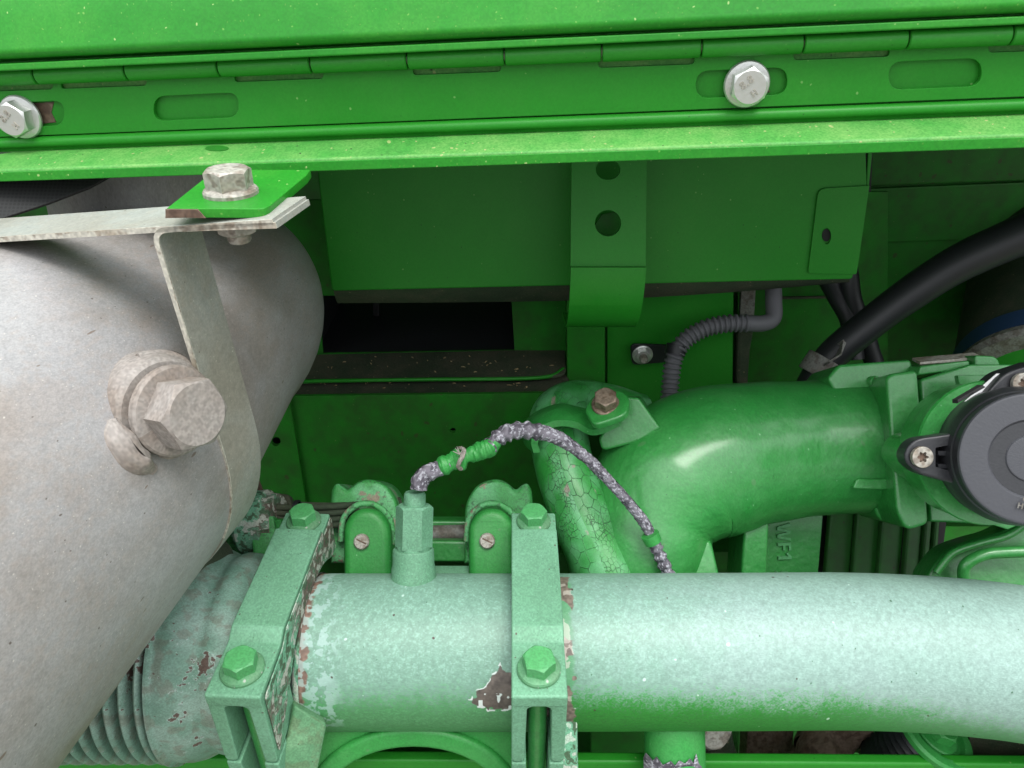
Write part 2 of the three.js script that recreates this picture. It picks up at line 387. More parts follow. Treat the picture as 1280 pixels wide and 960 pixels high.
T.wrapBump = tex(512, 512, (u, v) => 1 - crackAt(u, v)[0], { data: 1, sx: 0.125, sy: 0.125 });
T.crust = tex(512, 512, (u, v) => {
  const n = fbm(u, v, 60, 3, 351), b = fbm(u, v, 24, 2, 353); let c = mix([108, 104, 112], [70, 66, 74], ss(0.4, 0.65, b));
  return mix(c, [176, 178, 184], ss(0.52, 0.72, n) * 0.8);
}, { sx: 0.08, sy: 0.08 });
T.mesh = tex(256, 256, (u, v) => { const x = (u * 40) % 1 - 0.5, y = ((v * 40) % 1) - 0.5; return mix([9, 10, 10], [26, 28, 27], ss(0.3, 0.38, Math.hypot(x, y))); }, { sx: 0.08, sy: 0.08 });
T.grain = tex(512, 512, (u, v) => 0.5 * vn(u * 256, v * 256, 256, 401) + 0.3 * vn(u * 128, v * 128, 128, 403) + 0.2 * vn(u * 40, v * 40, 40, 405), { data: 1 });
T.orange = tex(512, 512, (u, v) => 0.6 * vn(u * 80, v * 80, 80, 411) + 0.4 * vn(u * 150, v * 150, 150, 413), { data: 1 });
T.castBump = tex(512, 512, (u, v) => 0.55 * vn(u * 30, v * 30, 30, 441) + 0.3 * vn(u * 80, v * 80, 80, 443) + 0.15 * vn(u * 160, v * 160, 160, 445), { data: 1 });
T.rough = tex(512, 512, (u, v) => fbm(u, v, 50, 4, 421), { data: 1 });
T.dent = tex(512, 512, (u, v) => fbm(u, v, 3, 4, 431), { data: 1 });

// the exhaust pipe's own skin: u metres along from its left end, angle round it (0 up the sensor, 90 to the eye)
const PIPE = { x0: -0.125, len: 0.62, R: 0.0482 };
T.pipe = tex(2048, 1024, (u, v) => {
  const x = u * PIPE.len, a = v * 360, P = 0.31, s = v * P;                       // metres
  const U = x / 0.62, W = v;
  const big = fbm(U * 2, W, 6, 4, 501), mid = fbm(U * 2, W, 40, 3, 503), f = vn(U * 900, W * 450, 450, 505), g = vn(U * 420, W * 210, 210, 507), k = fbm(U * 2, W, 14, 3, 509);
  const right = ss(0.13, 0.3, x + (mid - 0.5) * 0.06);  // paler, bluer right end: sky reflection painted into the faded skin
  let c = mix([110, 150, 129], [140, 164, 157], 0.15 + 0.85 * right * (0.75 + 0.5 * (big - 0.5)));
  c = mul(c, 0.92 + 0.1 * f + 0.06 * g);
  const fl = ss(0.56, 0.8, g * 0.4 + f * 0.6); c = mix(c, [168, 202, 192], fl * (0.22 - 0.14 * right)); c = mul(c, 0.93 + 0.13 * fbm(U * 2, W, 150, 2, 515));
  // unfaded paint left on the sheltered underside, its border grainy
  const from = 112 - 6 * (1 - right) + 26 * ss(0.3, 0.5, x), q = ss(from - 15, from + 13, a + (f - 0.5) * 16 + (g - 0.5) * 8 + (mid - 0.5) * 14) * (1 - ss(300, 330, a));
  const left = x < 0.145 ? 0.5 : 1;
  c = mix(c, mul([30, 118, 34], 0.9 + 0.2 * f), q * left * (0.95 - 0.55 * ss(0.26, 0.46, x)));
  // streaks and dark flecks
  const sp = speck(U * 2, W, 44, 0.05, 0.12, 521); if (sp) c = mix(c, [44, 84, 56], sp * 0.8);
  const sp2 = speck(U * 2, W, 26, 0.03, 0.09, 531); if (sp2) c = mix(c, [60, 44, 38], sp2);
  const sp3 = speck(U * 2, W, 30, 0.05, 0.12, 541); if (sp3) c = mix(c, [204, 222, 214], sp3 * 0.7);
  // curling white flakes beside the left clamp
  const ef = 0.028 * (0.35 + k) * (0.6 + 0.8 * mid), zone = x - 0.001;
  if (zone < ef && (a > 340 || a < 140)) {
    const n = fbm(U * 2, W, 70, 3, 551) + 0.25 * (mid - 0.5);
    c = mix(c, mul([118, 96, 84], 0.8 + 0.4 * g), ss(0.0035, 0.002, zone + (n - 0.5) * 0.004 + (mid - 0.5) * 0.007));
    c = mix(c, [160, 186, 180], ss(0.52, 0.57, n + 0.06 * (f - 0.5)) * ss(ef, ef * 0.4, zone) * 0.7);
  }
  // bare patch left of the second clamp
  const e1 = Math.hypot((x - 0.118) / 0.0165, (a - 100) / 15) + (mid - 0.5) * 1.1 + (g - 0.5) * 0.12 + Math.max(0, (0.118 - x) * (108 - a)) * 4;
  if (x < 0.132 && e1 < 1.12) { const inn = ss(1.0, 0.97, e1); const w = n2(U, W); c = mix(mix(c, [205, 214, 210], ss(0.42, 0.55, w)), mul([92, 84, 78], 0.75 + 0.5 * fbm(U * 2, W, 120, 2, 561)), inn); if (a > 101 && w > 0.6) c = [200, 210, 205]; }
  // bare edge right of the second clamp
  const e2 = x - 0.1565 - 0.0075 * (0.3 + 1.1 * k) + 0.006 * (mid - 0.5);
  if (x > 0.14 && e2 < 0 && a > 4 && a < 140) {
    const sel = fbm(U * 2, W, 26, 3, 571);
    if (sel > 0.45) c = mix(c, mul([112, 100, 90], 0.8 + 0.4 * g), ss(0, -0.0012, e2)); else c = mix(c, [70, 140, 84], 0.6 * ss(0, -0.003, e2));
    if (mid > 0.68) c = mix(c, [196, 190, 178], 0.6);
  }
  return c;
}, { sx: PIPE.len, sy: 1 });
function n2(U, W) { return fbm(U * 2, W, 90, 2, 581); }

const std = (o) => new THREE.MeshStandardMaterial(o);
const phys = (o) => new THREE.MeshPhysicalMaterial(o);
const M = {
  green: phys({ specularIntensity: 0.6, name: 'satin green paint', map: T.green, roughness: 0.42, bumpMap: T.orange, bumpScale: 0.00006 }),
  hood: phys({ specularIntensity: 0.6, name: 'hood green paint', map: T.hood, roughness: 0.4, bumpMap: T.orange, bumpScale: 0.00008 }),
  dusty: std({ name: 'dusty green paint', map: T.dusty, roughness: 0.62, bumpMap: T.grain, bumpScale: 0.0001 }),
  inner: phys({ specularIntensity: 0.5, name: 'inner green paint with grime and painted shade', map: T.inner, roughness: 0.5, bumpMap: T.dent, bumpScale: 0.001 }),
  grime: std({ name: 'grimy sheet', map: T.grime, roughness: 0.85, bumpMap: T.grain, bumpScale: 0.0003 }),
  mint: std({ name: 'chalky mint paint', map: T.mint, roughness: 0.6, bumpMap: T.grain, bumpScale: 0.00015 }),
  scuffed: std({ name: 'scuffed painted washer', map: T.scuffed, roughness: 0.45, metalness: 0.2, bumpMap: T.rough, bumpScale: 0.0002 }),
  footPaint: std({ name: 'dirty mint paint', map: T.bellows, color: new THREE.Color(0.5, 0.72, 0.44), roughness: 0.7, bumpMap: T.rough, bumpScale: 0.0003 }),
  boltPaint: std({ name: 'worn painted bolt', map: T.boltPaint, roughness: 0.5, bumpMap: T.rough, bumpScale: 0.0002 }),
  peel: std({ name: 'peeling paint', map: T.peel, roughness: 0.85, bumpMap: T.rough, bumpScale: 0.0006 }),
  cast: phys({ name: 'glossy cast green', map: T.cast, roughness: 0.5, clearcoat: 0.7, clearcoatRoughness: 0.2, bumpMap: T.castBump, bumpScale: 0.0009 }),
  roller: std({ name: 'flaking green', map: T.roller, roughness: 0.6, bumpMap: T.rough, bumpScale: 0.0003 }),
  rollerSmooth: std({ name: 'smooth cap green', map: T.cast, roughness: 0.5, bumpMap: T.grain, bumpScale: 0.00015 }),
  grey: std({ name: 'dusty grey steel', map: T.grey, roughness: 0.58, metalness: 0.15, bumpMap: T.grain, bumpScale: 0.00008 }),
  band: std({ name: 'grey band', map: T.grey, color: new THREE.Color(1.0, 1.06, 0.97), roughness: 0.55, metalness: 0.1, bumpMap: T.grain, bumpScale: 0.0001 }),
  weld: std({ name: 'dusty weld', map: T.weld, roughness: 0.66, metalness: 0.15, bumpMap: T.rough, bumpScale: 0.0004 }),
  zinc: std({ name: 'zinc plate', color: new THREE.Color(0.6, 0.61, 0.58), roughness: 0.36, metalness: 0.75, bumpMap: T.grain, bumpScale: 0.00012 }),
  dirtyMetal: std({ name: 'dusty metal', map: T.metal, roughness: 0.6, metalness: 0.35, bumpMap: T.rough, bumpScale: 0.0003 }),
  edge: std({ name: 'bare worn edge', map: T.metal, color: new THREE.Color(1.5, 1.52, 1.48), roughness: 0.5, metalness: 0.3 }),
  brownMetal: std({ name: 'browned bolt', map: T.metal, color: new THREE.Color(0.62, 0.5, 0.42), roughness: 0.5, metalness: 0.45, bumpMap: T.rough, bumpScale: 0.0002 }),
  rust: std({ name: 'rusty metal', map: T.metal, color: new THREE.Color(0.42, 0.3, 0.25), roughness: 0.8, bumpMap: T.rough, bumpScale: 0.0004 }),
  bellows: std({ name: 'worn bellows', map: T.bellows, roughness: 0.55, bumpMap: T.rough, bumpScale: 0.0002 }),
  pipe: std({ name: 'oxidised pipe paint', map: T.pipe, roughness: 0.46, bumpMap: T.grain, bumpScale: 0.00012 }),
  wrap: phys({ name: 'cracked paint on hose', map: T.wrap, roughness: 0.42, clearcoat: 0.3, clearcoatRoughness: 0.3, bumpMap: T.wrapBump, bumpScale: 0.0004 }),
  crust: std({ name: 'crusted cable', map: T.crust, roughness: 0.8, bumpMap: T.rough, bumpScale: 0.0006 }),
  plastic: std({ name: 'black plastic', color: new THREE.Color(0.02, 0.021, 0.024), roughness: 0.42, bumpMap: T.grain, bumpScale: 0.00012 }),
  face: std({ name: 'satin black plastic', color: new THREE.Color(0.05, 0.052, 0.06), roughness: 0.55, bumpMap: T.grain, bumpScale: 0.0001 }),
  rubber: std({ name: 'rubber', color: new THREE.Color(0.012, 0.013, 0.015), roughness: 0.48 }),
  conduit: std({ name: 'grey conduit', color: new THREE.Color(0.12, 0.12, 0.13), roughness: 0.6, bumpMap: T.grain, bumpScale: 0.0001 }),
  greyClamp: std({ name: 'grey clamp', map: T.metal, color: new THREE.Color(0.5, 0.52, 0.54), roughness: 0.6 }),
  black: std({ name: 'dark steel', color: new THREE.Color(0.012, 0.012, 0.012), roughness: 0.8 }),
  mesh: std({ name: 'black perforated sheet', map: T.mesh, roughness: 0.7 }),
  white: std({ name: 'white label', color: new THREE.Color(0.78, 0.78, 0.78), roughness: 0.5 }),
  blue: std({ name: 'blue filter band', color: new THREE.Color(0.02, 0.045, 0.11), roughness: 0.4 }),
  dark: std({ name: 'dusty painted metal with painted shade', map: T.inner, roughness: 0.6 }),
  fin: std({ name: 'grey green fin', map: T.inner, color: new THREE.Color(0.8, 0.72, 0.95), roughness: 0.5 }),
};

function bolt(parent, p, axis, o) {
  const { af, fr = af * 0.66, h = af * 0.55, fh = af * 0.12, mat = M.zinc, spin = 0 } = o;
  const a = axis.clone().normalize(), top = p.clone().addScaledVector(a, fh * 0.9);
  const b = part(parent, o.name ?? 'bolt', toAxis(hexHead(af, h), top, a, spin), mat, o.label);
  part(b, 'washer', lathe(p, a, [[0, 0.0001], [0, fr], [fh * 0.55, fr], [fh * 0.9, fr * 0.95], [fh * 1.25, af * 0.5], [fh * 1.25, 0.0001]], 36, 0.4), o.washer ?? mat);
  return { b, top: top.clone().addScaledVector(a, h), a };
}
const font = await new FontLoader().loadAsync('fonts/droid/droid_sans_bold.typeface.json');
function letters(text, size, depth, e1, e2, o) {
  const g = new TextGeometry(text, { font, size, depth, curveSegments: 3, bevelEnabled: false });
  g.computeBoundingBox(); const bb = g.boundingBox; g.translate(-(bb.min.x + bb.max.x) / 2, -(bb.min.y + bb.max.y) / 2, 0);
  g.applyMatrix4(basis(e1, e2, e1.clone().cross(e2), o));
  return boxUV(flat(g));
}

// ---------------------------------------------------------------- the bay itself (mostly out of frame)
{
  const back = structure('bay_wall', C(640, 500, 0.95));
  part(back, 'back_sheet', sheet({ p: C(640, 500, 0.95), n: OUT }, [[-500, -300], [1800, -300], [1800, 1300], [-500, 1300]], 0.01), M.dark);
  const roof = structure('bay_ceiling', C(640, 60, 0.42));
  const ro = C(640, 40, 0.425).addScaledVector(X, -0.9);
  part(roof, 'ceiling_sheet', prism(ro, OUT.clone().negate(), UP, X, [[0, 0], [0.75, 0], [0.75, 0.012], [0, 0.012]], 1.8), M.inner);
  for (const s of [-1, 1]) {
    const side = structure('bay_side', C(640, 500, 0.7).addScaledVector(X, s * 0.9));
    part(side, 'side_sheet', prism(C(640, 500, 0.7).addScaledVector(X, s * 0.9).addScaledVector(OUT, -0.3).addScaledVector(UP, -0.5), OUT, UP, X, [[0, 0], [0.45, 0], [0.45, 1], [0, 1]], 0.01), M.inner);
  }
  const floor = structure('bay_floor', C(640, 480, 0.6).addScaledVector(UP, -0.42));
  part(floor, 'floor_sheet', prism(C(640, 480, 0.6).addScaledVector(UP, -0.42).addScaledVector(X, -0.9).addScaledVector(OUT, -0.45), OUT, UP, X, [[0, 0], [0.75, 0], [0.75, 0.01], [0, 0.01]], 1.8), M.dark);
  const ground = structure('ground', C(640, 480, 0.5));
  const gy = new THREE.PlaneGeometry(40, 40); gy.rotateX(-Math.PI / 2); 
  ground.rotation.x = 0; ground.position.set(0, 0, 0); ground.base = V(0, 0, 0);
  part(ground, 'ground_sheet', gy, std({ color: new THREE.Color(0.16, 0.15, 0.12), roughness: 1 }));
}

// ---------------------------------------------------------------- engine hood above, hinge, rail
const along = (p0, p1) => (px) => { const s = (px - 640) / F, dx = p1.x - p0.x, dz = p1.z - p0.z; return p0.clone().lerp(p1, -(p0.x + s * p0.z) / (dx + s * dz)); };
{
  const A = C(-90, 80, 0.392), B = C(1370, 14, 0.345), e3 = B.clone().sub(A), L = e3.length() + 0.22; e3.normalize(); A.addScaledVector(e3, -0.07);
  const e1 = UP.clone().addScaledVector(e3, -UP.dot(e3)).normalize(), e2 = e3.clone().cross(e1);   // up, outward
  const hood = thing('hood_panel', 'bright green sheet metal hood panel across the top, above the hinge', 'hood', C(640, 40, 0.37));
  part(hood, 'panel', prism(A, e1, e2, e3, [[0.0005, -0.004], [0.0006, 0.002, 0.002], [0.004, 0.0048, 0.004], [0.026, -0.0035, 0.01], [0.06, -0.024], [0.1, -0.055], [0.1, -0.058], [0.06, -0.027], [0.026, -0.006], [0.004, 0.002, 0.002], [0.003, -0.004]], L, 0.0003, 1, 0.9), M.hood);
  const A2 = C(-90, 92, 0.396), B2 = C(1370, 25, 0.348), f3 = B2.clone().sub(A2), L2 = f3.length() + 0.22; f3.normalize(); A2.addScaledVector(f3, -0.07);
  part(hood, 'lip', prism(A2, e1, e2, f3, [[0, 0.001, 0.0012], [0, 0.0052, 0.0012], [0.0034, 0.0046, 0.0006], [0.0034, -0.004], [0.0014, -0.004]], L2, 0.0002, 1, 0.7), M.hood);
  part(hood, 'inner_sheet', prism(A2.clone().addScaledVector(OUT, -0.012), e1, e2, f3, [[0.0, 0], [0.1, -0.06], [0.1, -0.064], [0, -0.004]], L2, 0.0002), M.green);
}
const LEAF = (() => { const a = C(0, 140, 0.41), b = C(1280, 90, 0.365), ex = b.clone().sub(a).normalize(), dn = OUT.clone().addScaledVector(ex, -OUT.dot(ex)).normalize(); return { p: a, n: dn }; })();
{
  const hinge = thing('piano_hinge', 'long green piano hinge with slotted leaf under the hood edge', 'hinge', C(640, 110, 0.39));
  const K0 = C(0, 96, 0.3985), K1 = C(1280, 43, 0.3545), at = along(K0, K1), kd = K1.clone().sub(K0).normalize();
  const ks = [-175, -66, 47, 160, 275, 390, 510, 631, 752, 876, 1003, 1133, 1262, 1395, 1532, 1675];
  for (let i = 0; i + 1 < ks.length; i++) {
    const a = at(ks[i]), b = at(ks[i + 1]), l = a.distanceTo(b), e = 0.00035;
    part(hinge, 'knuckle', lathe(a, kd, [[e, 0.0001], [e, 0.0039], [e + 0.0005, 0.0045], [l - e - 0.0005, 0.0045], [l - e, 0.0039], [l - e, 0.0001]], 28, 0.5), M.green);
  }
  part(hinge, 'pin', lathe(at(-180), kd, [[0, 0.0001], [0, 0.0022], [at(-180).distanceTo(at(1395)), 0.0022]], 12), M.dirtyMetal);
  // the lower leaf, notched below every other knuckle
  const lineY = (x, y0, y1) => y0 + (y1 - y0) * x / 1280;
  const nt = [[-60, 66], [76, 183], [293, 404], [516, 626], [748, 868], [992, 1112], [1236, 1350]];
  const low = [[1700, 104.2], [-280, 182.3]], top = [];
  const ty = (x) => lineY(x, 98, 44), by = (x) => lineY(x, 114, 64);
  top.push([-280, ty(-280)]);
  for (const [a, b] of nt) top.push([a, ty(a)], [a, by(a), 0.002], [b, by(b), 0.002], [b, ty(b)]);
  top.push([1700, ty(1700)]);
  const slot = (x0, x1, y0, y1, h) => { const r = h / 2; return [[x0, y0 - r, 0.0072], [x1, y1 - r, 0.0072], [x1, y1 + r, 0.0072], [x0, y0 + r, 0.0072]].reverse(); };
  const holes = [slot(192, 298, 136, 131, 31), slot(870, 984, 106, 101, 34), slot(1111, 1227, 95, 90, 35), slot(-45, 80, 147, 141, 31)];
  part(hinge, 'leaf', sheet(LEAF, [...top, ...low], 0.0024, { holes, bevel: 0.0003 }), M.green);
  const bk = { p: LEAF.p.clone().addScaledVector(LEAF.n, -0.0032), n: LEAF.n };
  part(hinge, 'backing_plate', sheet(bk, [[-280, ty(-280) + 3], [1700, ty(1700) + 3], [1700, 107], [-280, 186]], 0.003), M.green);
  for (const [n0, n1] of nt) part(hinge, 'notch_floor', sheet({ p: LEAF.p.clone().addScaledVector(LEAF.n, -0.0026), n: LEAF.n }, [[n0 - 2, ty(n0)], [n1 + 2, ty(n1)], [n1 + 2, by(n1) + 3], [n0 - 2, by(n0) + 3]], 0.0005), M.dusty);
  const rs = { p: LEAF.p.clone().addScaledVector(LEAF.n, -0.0027), n: LEAF.n };
  part(hinge, 'rusty_shim', sheet(rs, [[40, 129], [67, 127.5], [64, 141], [70, 153], [40, 156]], 0.001), M.rust, 'rusty shim showing in the slot');
  part(hinge, 'rusty_shim', sheet(rs, [[940, 90], [961, 91], [957, 104], [963, 115], [940, 120]], 0.001), M.rust, 'rusty shim showing in the slot');
  for (const [x, y, r] of [[27, 146, 0.0112], [933, 105, 0.011]]) {
    const p = onPlane(x, y, LEAF), q = bolt(hinge, p, LEAF.n, { af: 0.0158, fr: r, h: 0.0078, fh: 0.0022, spin: 0.35, label: x < 100 ? 'zinc flange bolt at the left end of the hinge' : 'zinc flange bolt in the right hand slot' });
    const e1 = X.clone().multiplyScalar(0.75).addScaledVector(UP, 0.66), n = LEAF.n; e1.addScaledVector(n, -e1.dot(n)).normalize(); const e2 = n.clone().cross(e1);
    part(q.b, 'head_marking', [letters('8.8', 0.0036, 0.0005, e1, e2, q.top.clone().addScaledVector(e2, 0.003).addScaledVector(n, -0.0001)), letters('H', 0.0032, 0.0005, e1, e2, q.top.clone().addScaledVector(e2, -0.0033).addScaledVector(n, -0.0001))], M.dirtyMetal);
  }
}
{
  const rail = thing('frame_rail', 'green frame rail with dusty top flange running under the hinge', 'frame rail', C(640, 180, 0.38));
  const A = onPlane(-90, 176, LEAF), B = onPlane(1370, 120, LEAF), e3 = B.clone().sub(A), L = e3.length() + 0.22; e3.normalize(); A.addScaledVector(e3, -0.07);
  const e1 = UP.clone().addScaledVector(e3, -UP.dot(e3)).normalize(), e2 = e3.clone().cross(e1);
  part(rail, 'bead', prism(A, e1, e2, e3, [[0, -0.005], [0, -0.0006], [-0.0004, 0.0022, 0.001], [-0.0018, 0.0034, 0.0014], [-0.0042, 0.0034, 0.0014], [-0.0058, 0.0006, 0.001], [-0.0072, 0], [-0.0072, -0.005]], L, 0.0002, 1, 0.9), M.green);
  const fl = part(rail, 'flange', prism(A, e1, e2, e3, [[-0.0072, -0.002], [-0.0072, 0.004, 0.003], [-0.0106, 0.0262, 0.0016], [-0.0162, 0.0266, 0.0008], [-0.0162, 0.0246], [-0.0126, 0.0242], [-0.0094, -0.002]], L, 0.0002, 1, 0.5), M.dusty);
  const lipM = M.hood;
  part(rail, 'lip', prism(A, e1, e2, e3, [[-0.0118, 0.0266], [-0.0118, 0.0272, 0.0004], [-0.0165, 0.0276, 0.0006], [-0.0168, 0.025], [-0.016, 0.0245]], L, 0.0002, 1, 0.6), lipM);
  part(rail, 'web', prism(A, e1, e2, e3, [[0.002, -0.0042], [0.04, -0.0062], [0.04, -0.0085], [0.002, -0.0065]].map(([q, w]) => [q, w - 0.002]), L, 0.0002), M.green);
  const fp = { p: A.clone().addScaledVector(e1, -0.0089 + 0.00038).addScaledVector(e2, 0.0152), n: e1.clone().addScaledVector(e2, 0.153).normalize() };
  part(rail, 'dent_shade_disc', sheet(fp, ellipsePx(271, 185, 15, 3.4).reverse(), 0.0004), M.inner);  // dark disc laid flush, standing in for the shade in a dent
}

// ---------------------------------------------------------------- grey exhaust canister with strap and stay
const MUF = { a: V(-0.2856, -0.6189, 1).normalize(), c: C(55, 544, 0.42), R: 0.1102 };
const canister = thing('exhaust_canister', 'big dusty grey steel exhaust canister filling the left side', 'exhaust canister', MUF.c);
let shell;
{
  const prof = []; const tb = 0.2457, dome = 0.1114, Rb = 0.0856;
  for (let k = 0; k <= 14; k++) { const q = (1 - k / 14) * Math.PI / 2; prof.push([-tb + dome - dome * Math.sin(q), Rb * Math.cos(q)]); }
  for (let k = 1; k <= 8; k++) prof.push([-tb + dome + (tb - dome) * k / 8, Rb + (MUF.R - Rb) * k / 8]);
  for (let k = 1; k <= 10; k++) prof.push([0.192 * k / 10, MUF.R + 0.0086 * k / 10]);
  prof.push([0.2, 0.117], [0.207, 0.112], [0.211, 0.102], [0.213, 0.08], [0.213, 0.0001]);
  shell = part(canister, 'shell', lathe(MUF.c, MUF.a, prof, 160, 0.7, 1.0), M.grey);
}
part(canister, 'dome_gap_filler', sweep([C(205, 420, 0.53), C(195, 300, 0.53), C(180, 210, 0.51), C(170, 120, 0.5)], [0.06, 0.062, 0.06, 0.058], { n: 30, m: 40 }), M.grey);  // filler added to cover the bright gap above the far dome
const ray = new THREE.Raycaster();
function onShell(px, py) {
  const m = new THREE.Mesh(shell.geometry); m.position.copy(canister.base); m.updateMatrixWorld(); m.material.side = THREE.DoubleSide;
  ray.set(V(0, 0, 0), C(px, py, 1).normalize());
  const h = ray.intersectObject(m)[0];
  const n = h.face.normal.clone(); if (n.dot(ray.ray.direction) > 0) n.negate();
  return { p: h.point, n };
}
{
  const s = onShell(198, 510), ax = V(0.84, -0.08, 0.54).normalize(), o = s.p.clone();
  part(canister, 'boss', lathe(o, ax, [[-0.03, 0.0001], [-0.03, 0.026], [0.0, 0.0252], [0.0062, 0.0235], [0.0074, 0.022], [0.0074, 0.0001]], 48, 0.5), M.weld, 'welded boss');
  const lump = onShell(160, 562), e1 = V(0, 1, 0).addScaledVector(ax, -ax.y).normalize(), e2 = ax.clone().cross(e1), w = [];
  for (let i = 0; i <= 24; i++) { const an = -0.4 + i / 24 * 3.9, q = o.clone().addScaledVector(ax, -0.002).addScaledVector(e1, Math.cos(an) * 0.0245).addScaledVector(e2, -Math.sin(an) * 0.0245); w.push(q); }
  part(canister, 'weld_bead', sweep(w, [0.0022, 0.003, 0.0026, 0.0031, 0.0024], { n: 120, m: 14, mod: (t, a, l) => 1 + 0.18 * (vn(l * 260, a, 4096, 3) - 0.5) }), M.weld);
  const onS = (x, y, up) => { const q = onShell(x, y); return q.p.clone().addScaledVector(q.n, up); };
  part(canister, 'weld_bead', sweep([onS(143, 526, -0.003), onS(148, 547, -0.0015), onS(163, 569, -0.001), onS(193, 587, -0.002)], [0.0045, 0.0072, 0.0068, 0.0035], { n: 70, m: 22, mod: (t, a, l) => 1 + 0.22 * (vn(l * 180, a * 1.2, 4096, 5) - 0.5) }), M.weld, 'lump of weld below the boss');
  const po = o.clone().addScaledVector(ax, 0.0072);
  const plug = part(canister, 'plug', toAxis(hexHead(0.029, 0.0145), po.clone().addScaledVector(ax, 0.0078), ax, 0.12), M.weld, 'large hex plug');
  part(plug, 'collar', lathe(po, ax, [[0, 0.0001], [0, 0.018], [0.003, 0.018], [0.0034, 0.0208], [0.0064, 0.0208], [0.0074, 0.0198], [0.0079, 0.016], [0.0079, 0.0001]], 48, 0.4), M.weld);
}
{
  const st = thing('support_strap', 'flat grey steel strap wrapped round the canister and bent into a stay', 'strap', onPlane(270, 280, { p: MUF.c, n: MUF.a }));
  const pl = { p: MUF.c, n: MUF.a }, W = MUF.a.clone().multiplyScalar(-0.03);
  const q = (x, y) => onPlane(x, y, pl);
  // ring points on the shell, from just under the stay's foot downwards
  const e = V(1, 0, 0).addScaledVector(MUF.a, -MUF.a.x).normalize(), f = MUF.a.clone().cross(e);
  const ringP = (an, r = MUF.R + 0.0012) => MUF.c.clone().addScaledVector(e, Math.cos(an) * r).addScaledVector(f, Math.sin(an) * r);
  const k0 = q(196, 291).sub(MUF.c), kr = MUF.R + 0.0012, a0 = Math.atan2(k0.dot(f), k0.dot(e)) - Math.acos(kr / k0.length());
  const ring = []; for (let i = 0; i <= 30; i++) ring.push(ringP(a0 - i * 0.07));
  part(st, 'stay', strip([...soften([q(343, 281), q(196, 291), ring[0]], 0.006), ...ring.slice(1)], W, 0.0026, 0.0004), M.band);
  const k1 = q(198, 283).sub(MUF.c), b1 = Math.atan2(k1.dot(f), k1.dot(e)) + Math.acos(kr / k1.length());
  const left = []; for (let i = 0; i <= 18; i++) left.push(ringP(b1 + i * 0.06));
  part(st, 'band', strip([q(345, 277.5), q(250, 281), q(198, 283), ...left].reverse(), W, 0.0026, 0.0004), M.band);
  const lift = MUF.a.clone().multiplyScalar(0.0007), thin = MUF.a.clone().multiplyScalar(-0.0006);
  part(st, 'worn_edge', [[...soften([q(343, 281), q(196, 291), ring[0]], 0.006), ...ring.slice(1, 9)], [q(345, 277.5), q(250, 281), q(198, 283), ...left].reverse()].map((w) => strip(w.map((p) => p.clone().add(lift)), thin, 0.0025, 0)), M.edge, 'bright worn front edge of the strap');
  const HP = { p: q(270, 274), n: UP };
  const mp = thing('mounting_plate', 'small bright green plate bolted over the strap, its front corner scraped', 'plate', HP.p);
  const tp = { p: HP.p.clone().addScaledVector(UP, 0.0046), n: UP };
  part(mp, 'plate', sheet(tp, [[208, 260], [256, 222], [268, 212], [388, 212], [383, 219], [336, 258, 0.003], [328, 261, 0.002]], 0.0042, { bevel: 0.0006 }), M.hood);
  const sc = { p: onPlane(230, 263, { p: q(270, 274).addScaledVector(OUT, 0.0006), n: OUT }), n: OUT };
  part(mp, 'scraped_corner', sheet(sc, [[206.5, 261.5], [247, 262], [257, 273], [230, 272.5], [206.5, 273]], 0.0008), M.rust, 'scraped and rusty front corner');
  const bp = onPlane(289, 242, tp);
  bolt(mp, bp, UP, { af: 0.0178, fr: 0.0118, h: 0.0088, fh: 0.0026, mat: M.dirtyMetal, spin: 0.52 });
  const under = bp.clone().addScaledVector(UP, -0.0105);
  const nut = part(mp, 'nut', toAxis(hexHead(0.016, 0.007), under, UP.clone().negate(), 0.3), M.dirtyMetal);
  part(nut, 'bolt_end', lathe(under, UP.clone().negate(), [[0.006, 0.0001], [0.006, 0.0052], [0.0105, 0.0052], [0.0115, 0.0045], [0.0115, 0.0001]], 20), M.dirtyMetal);
}
{
  const t = thing('perforated_guard', 'black perforated sheet just under the rail at top left', 'guard', C(40, 240, 0.412));
  part(t, 'sheet', sheet({ p: C(40, 240, 0.412), n: V(0.1, 0.3, 0.95).normalize() }, [[-90, 190], [190, 190], [112, 234], [60, 254], [-10, 277], [-90, 300]], 0.002), M.mesh);
}

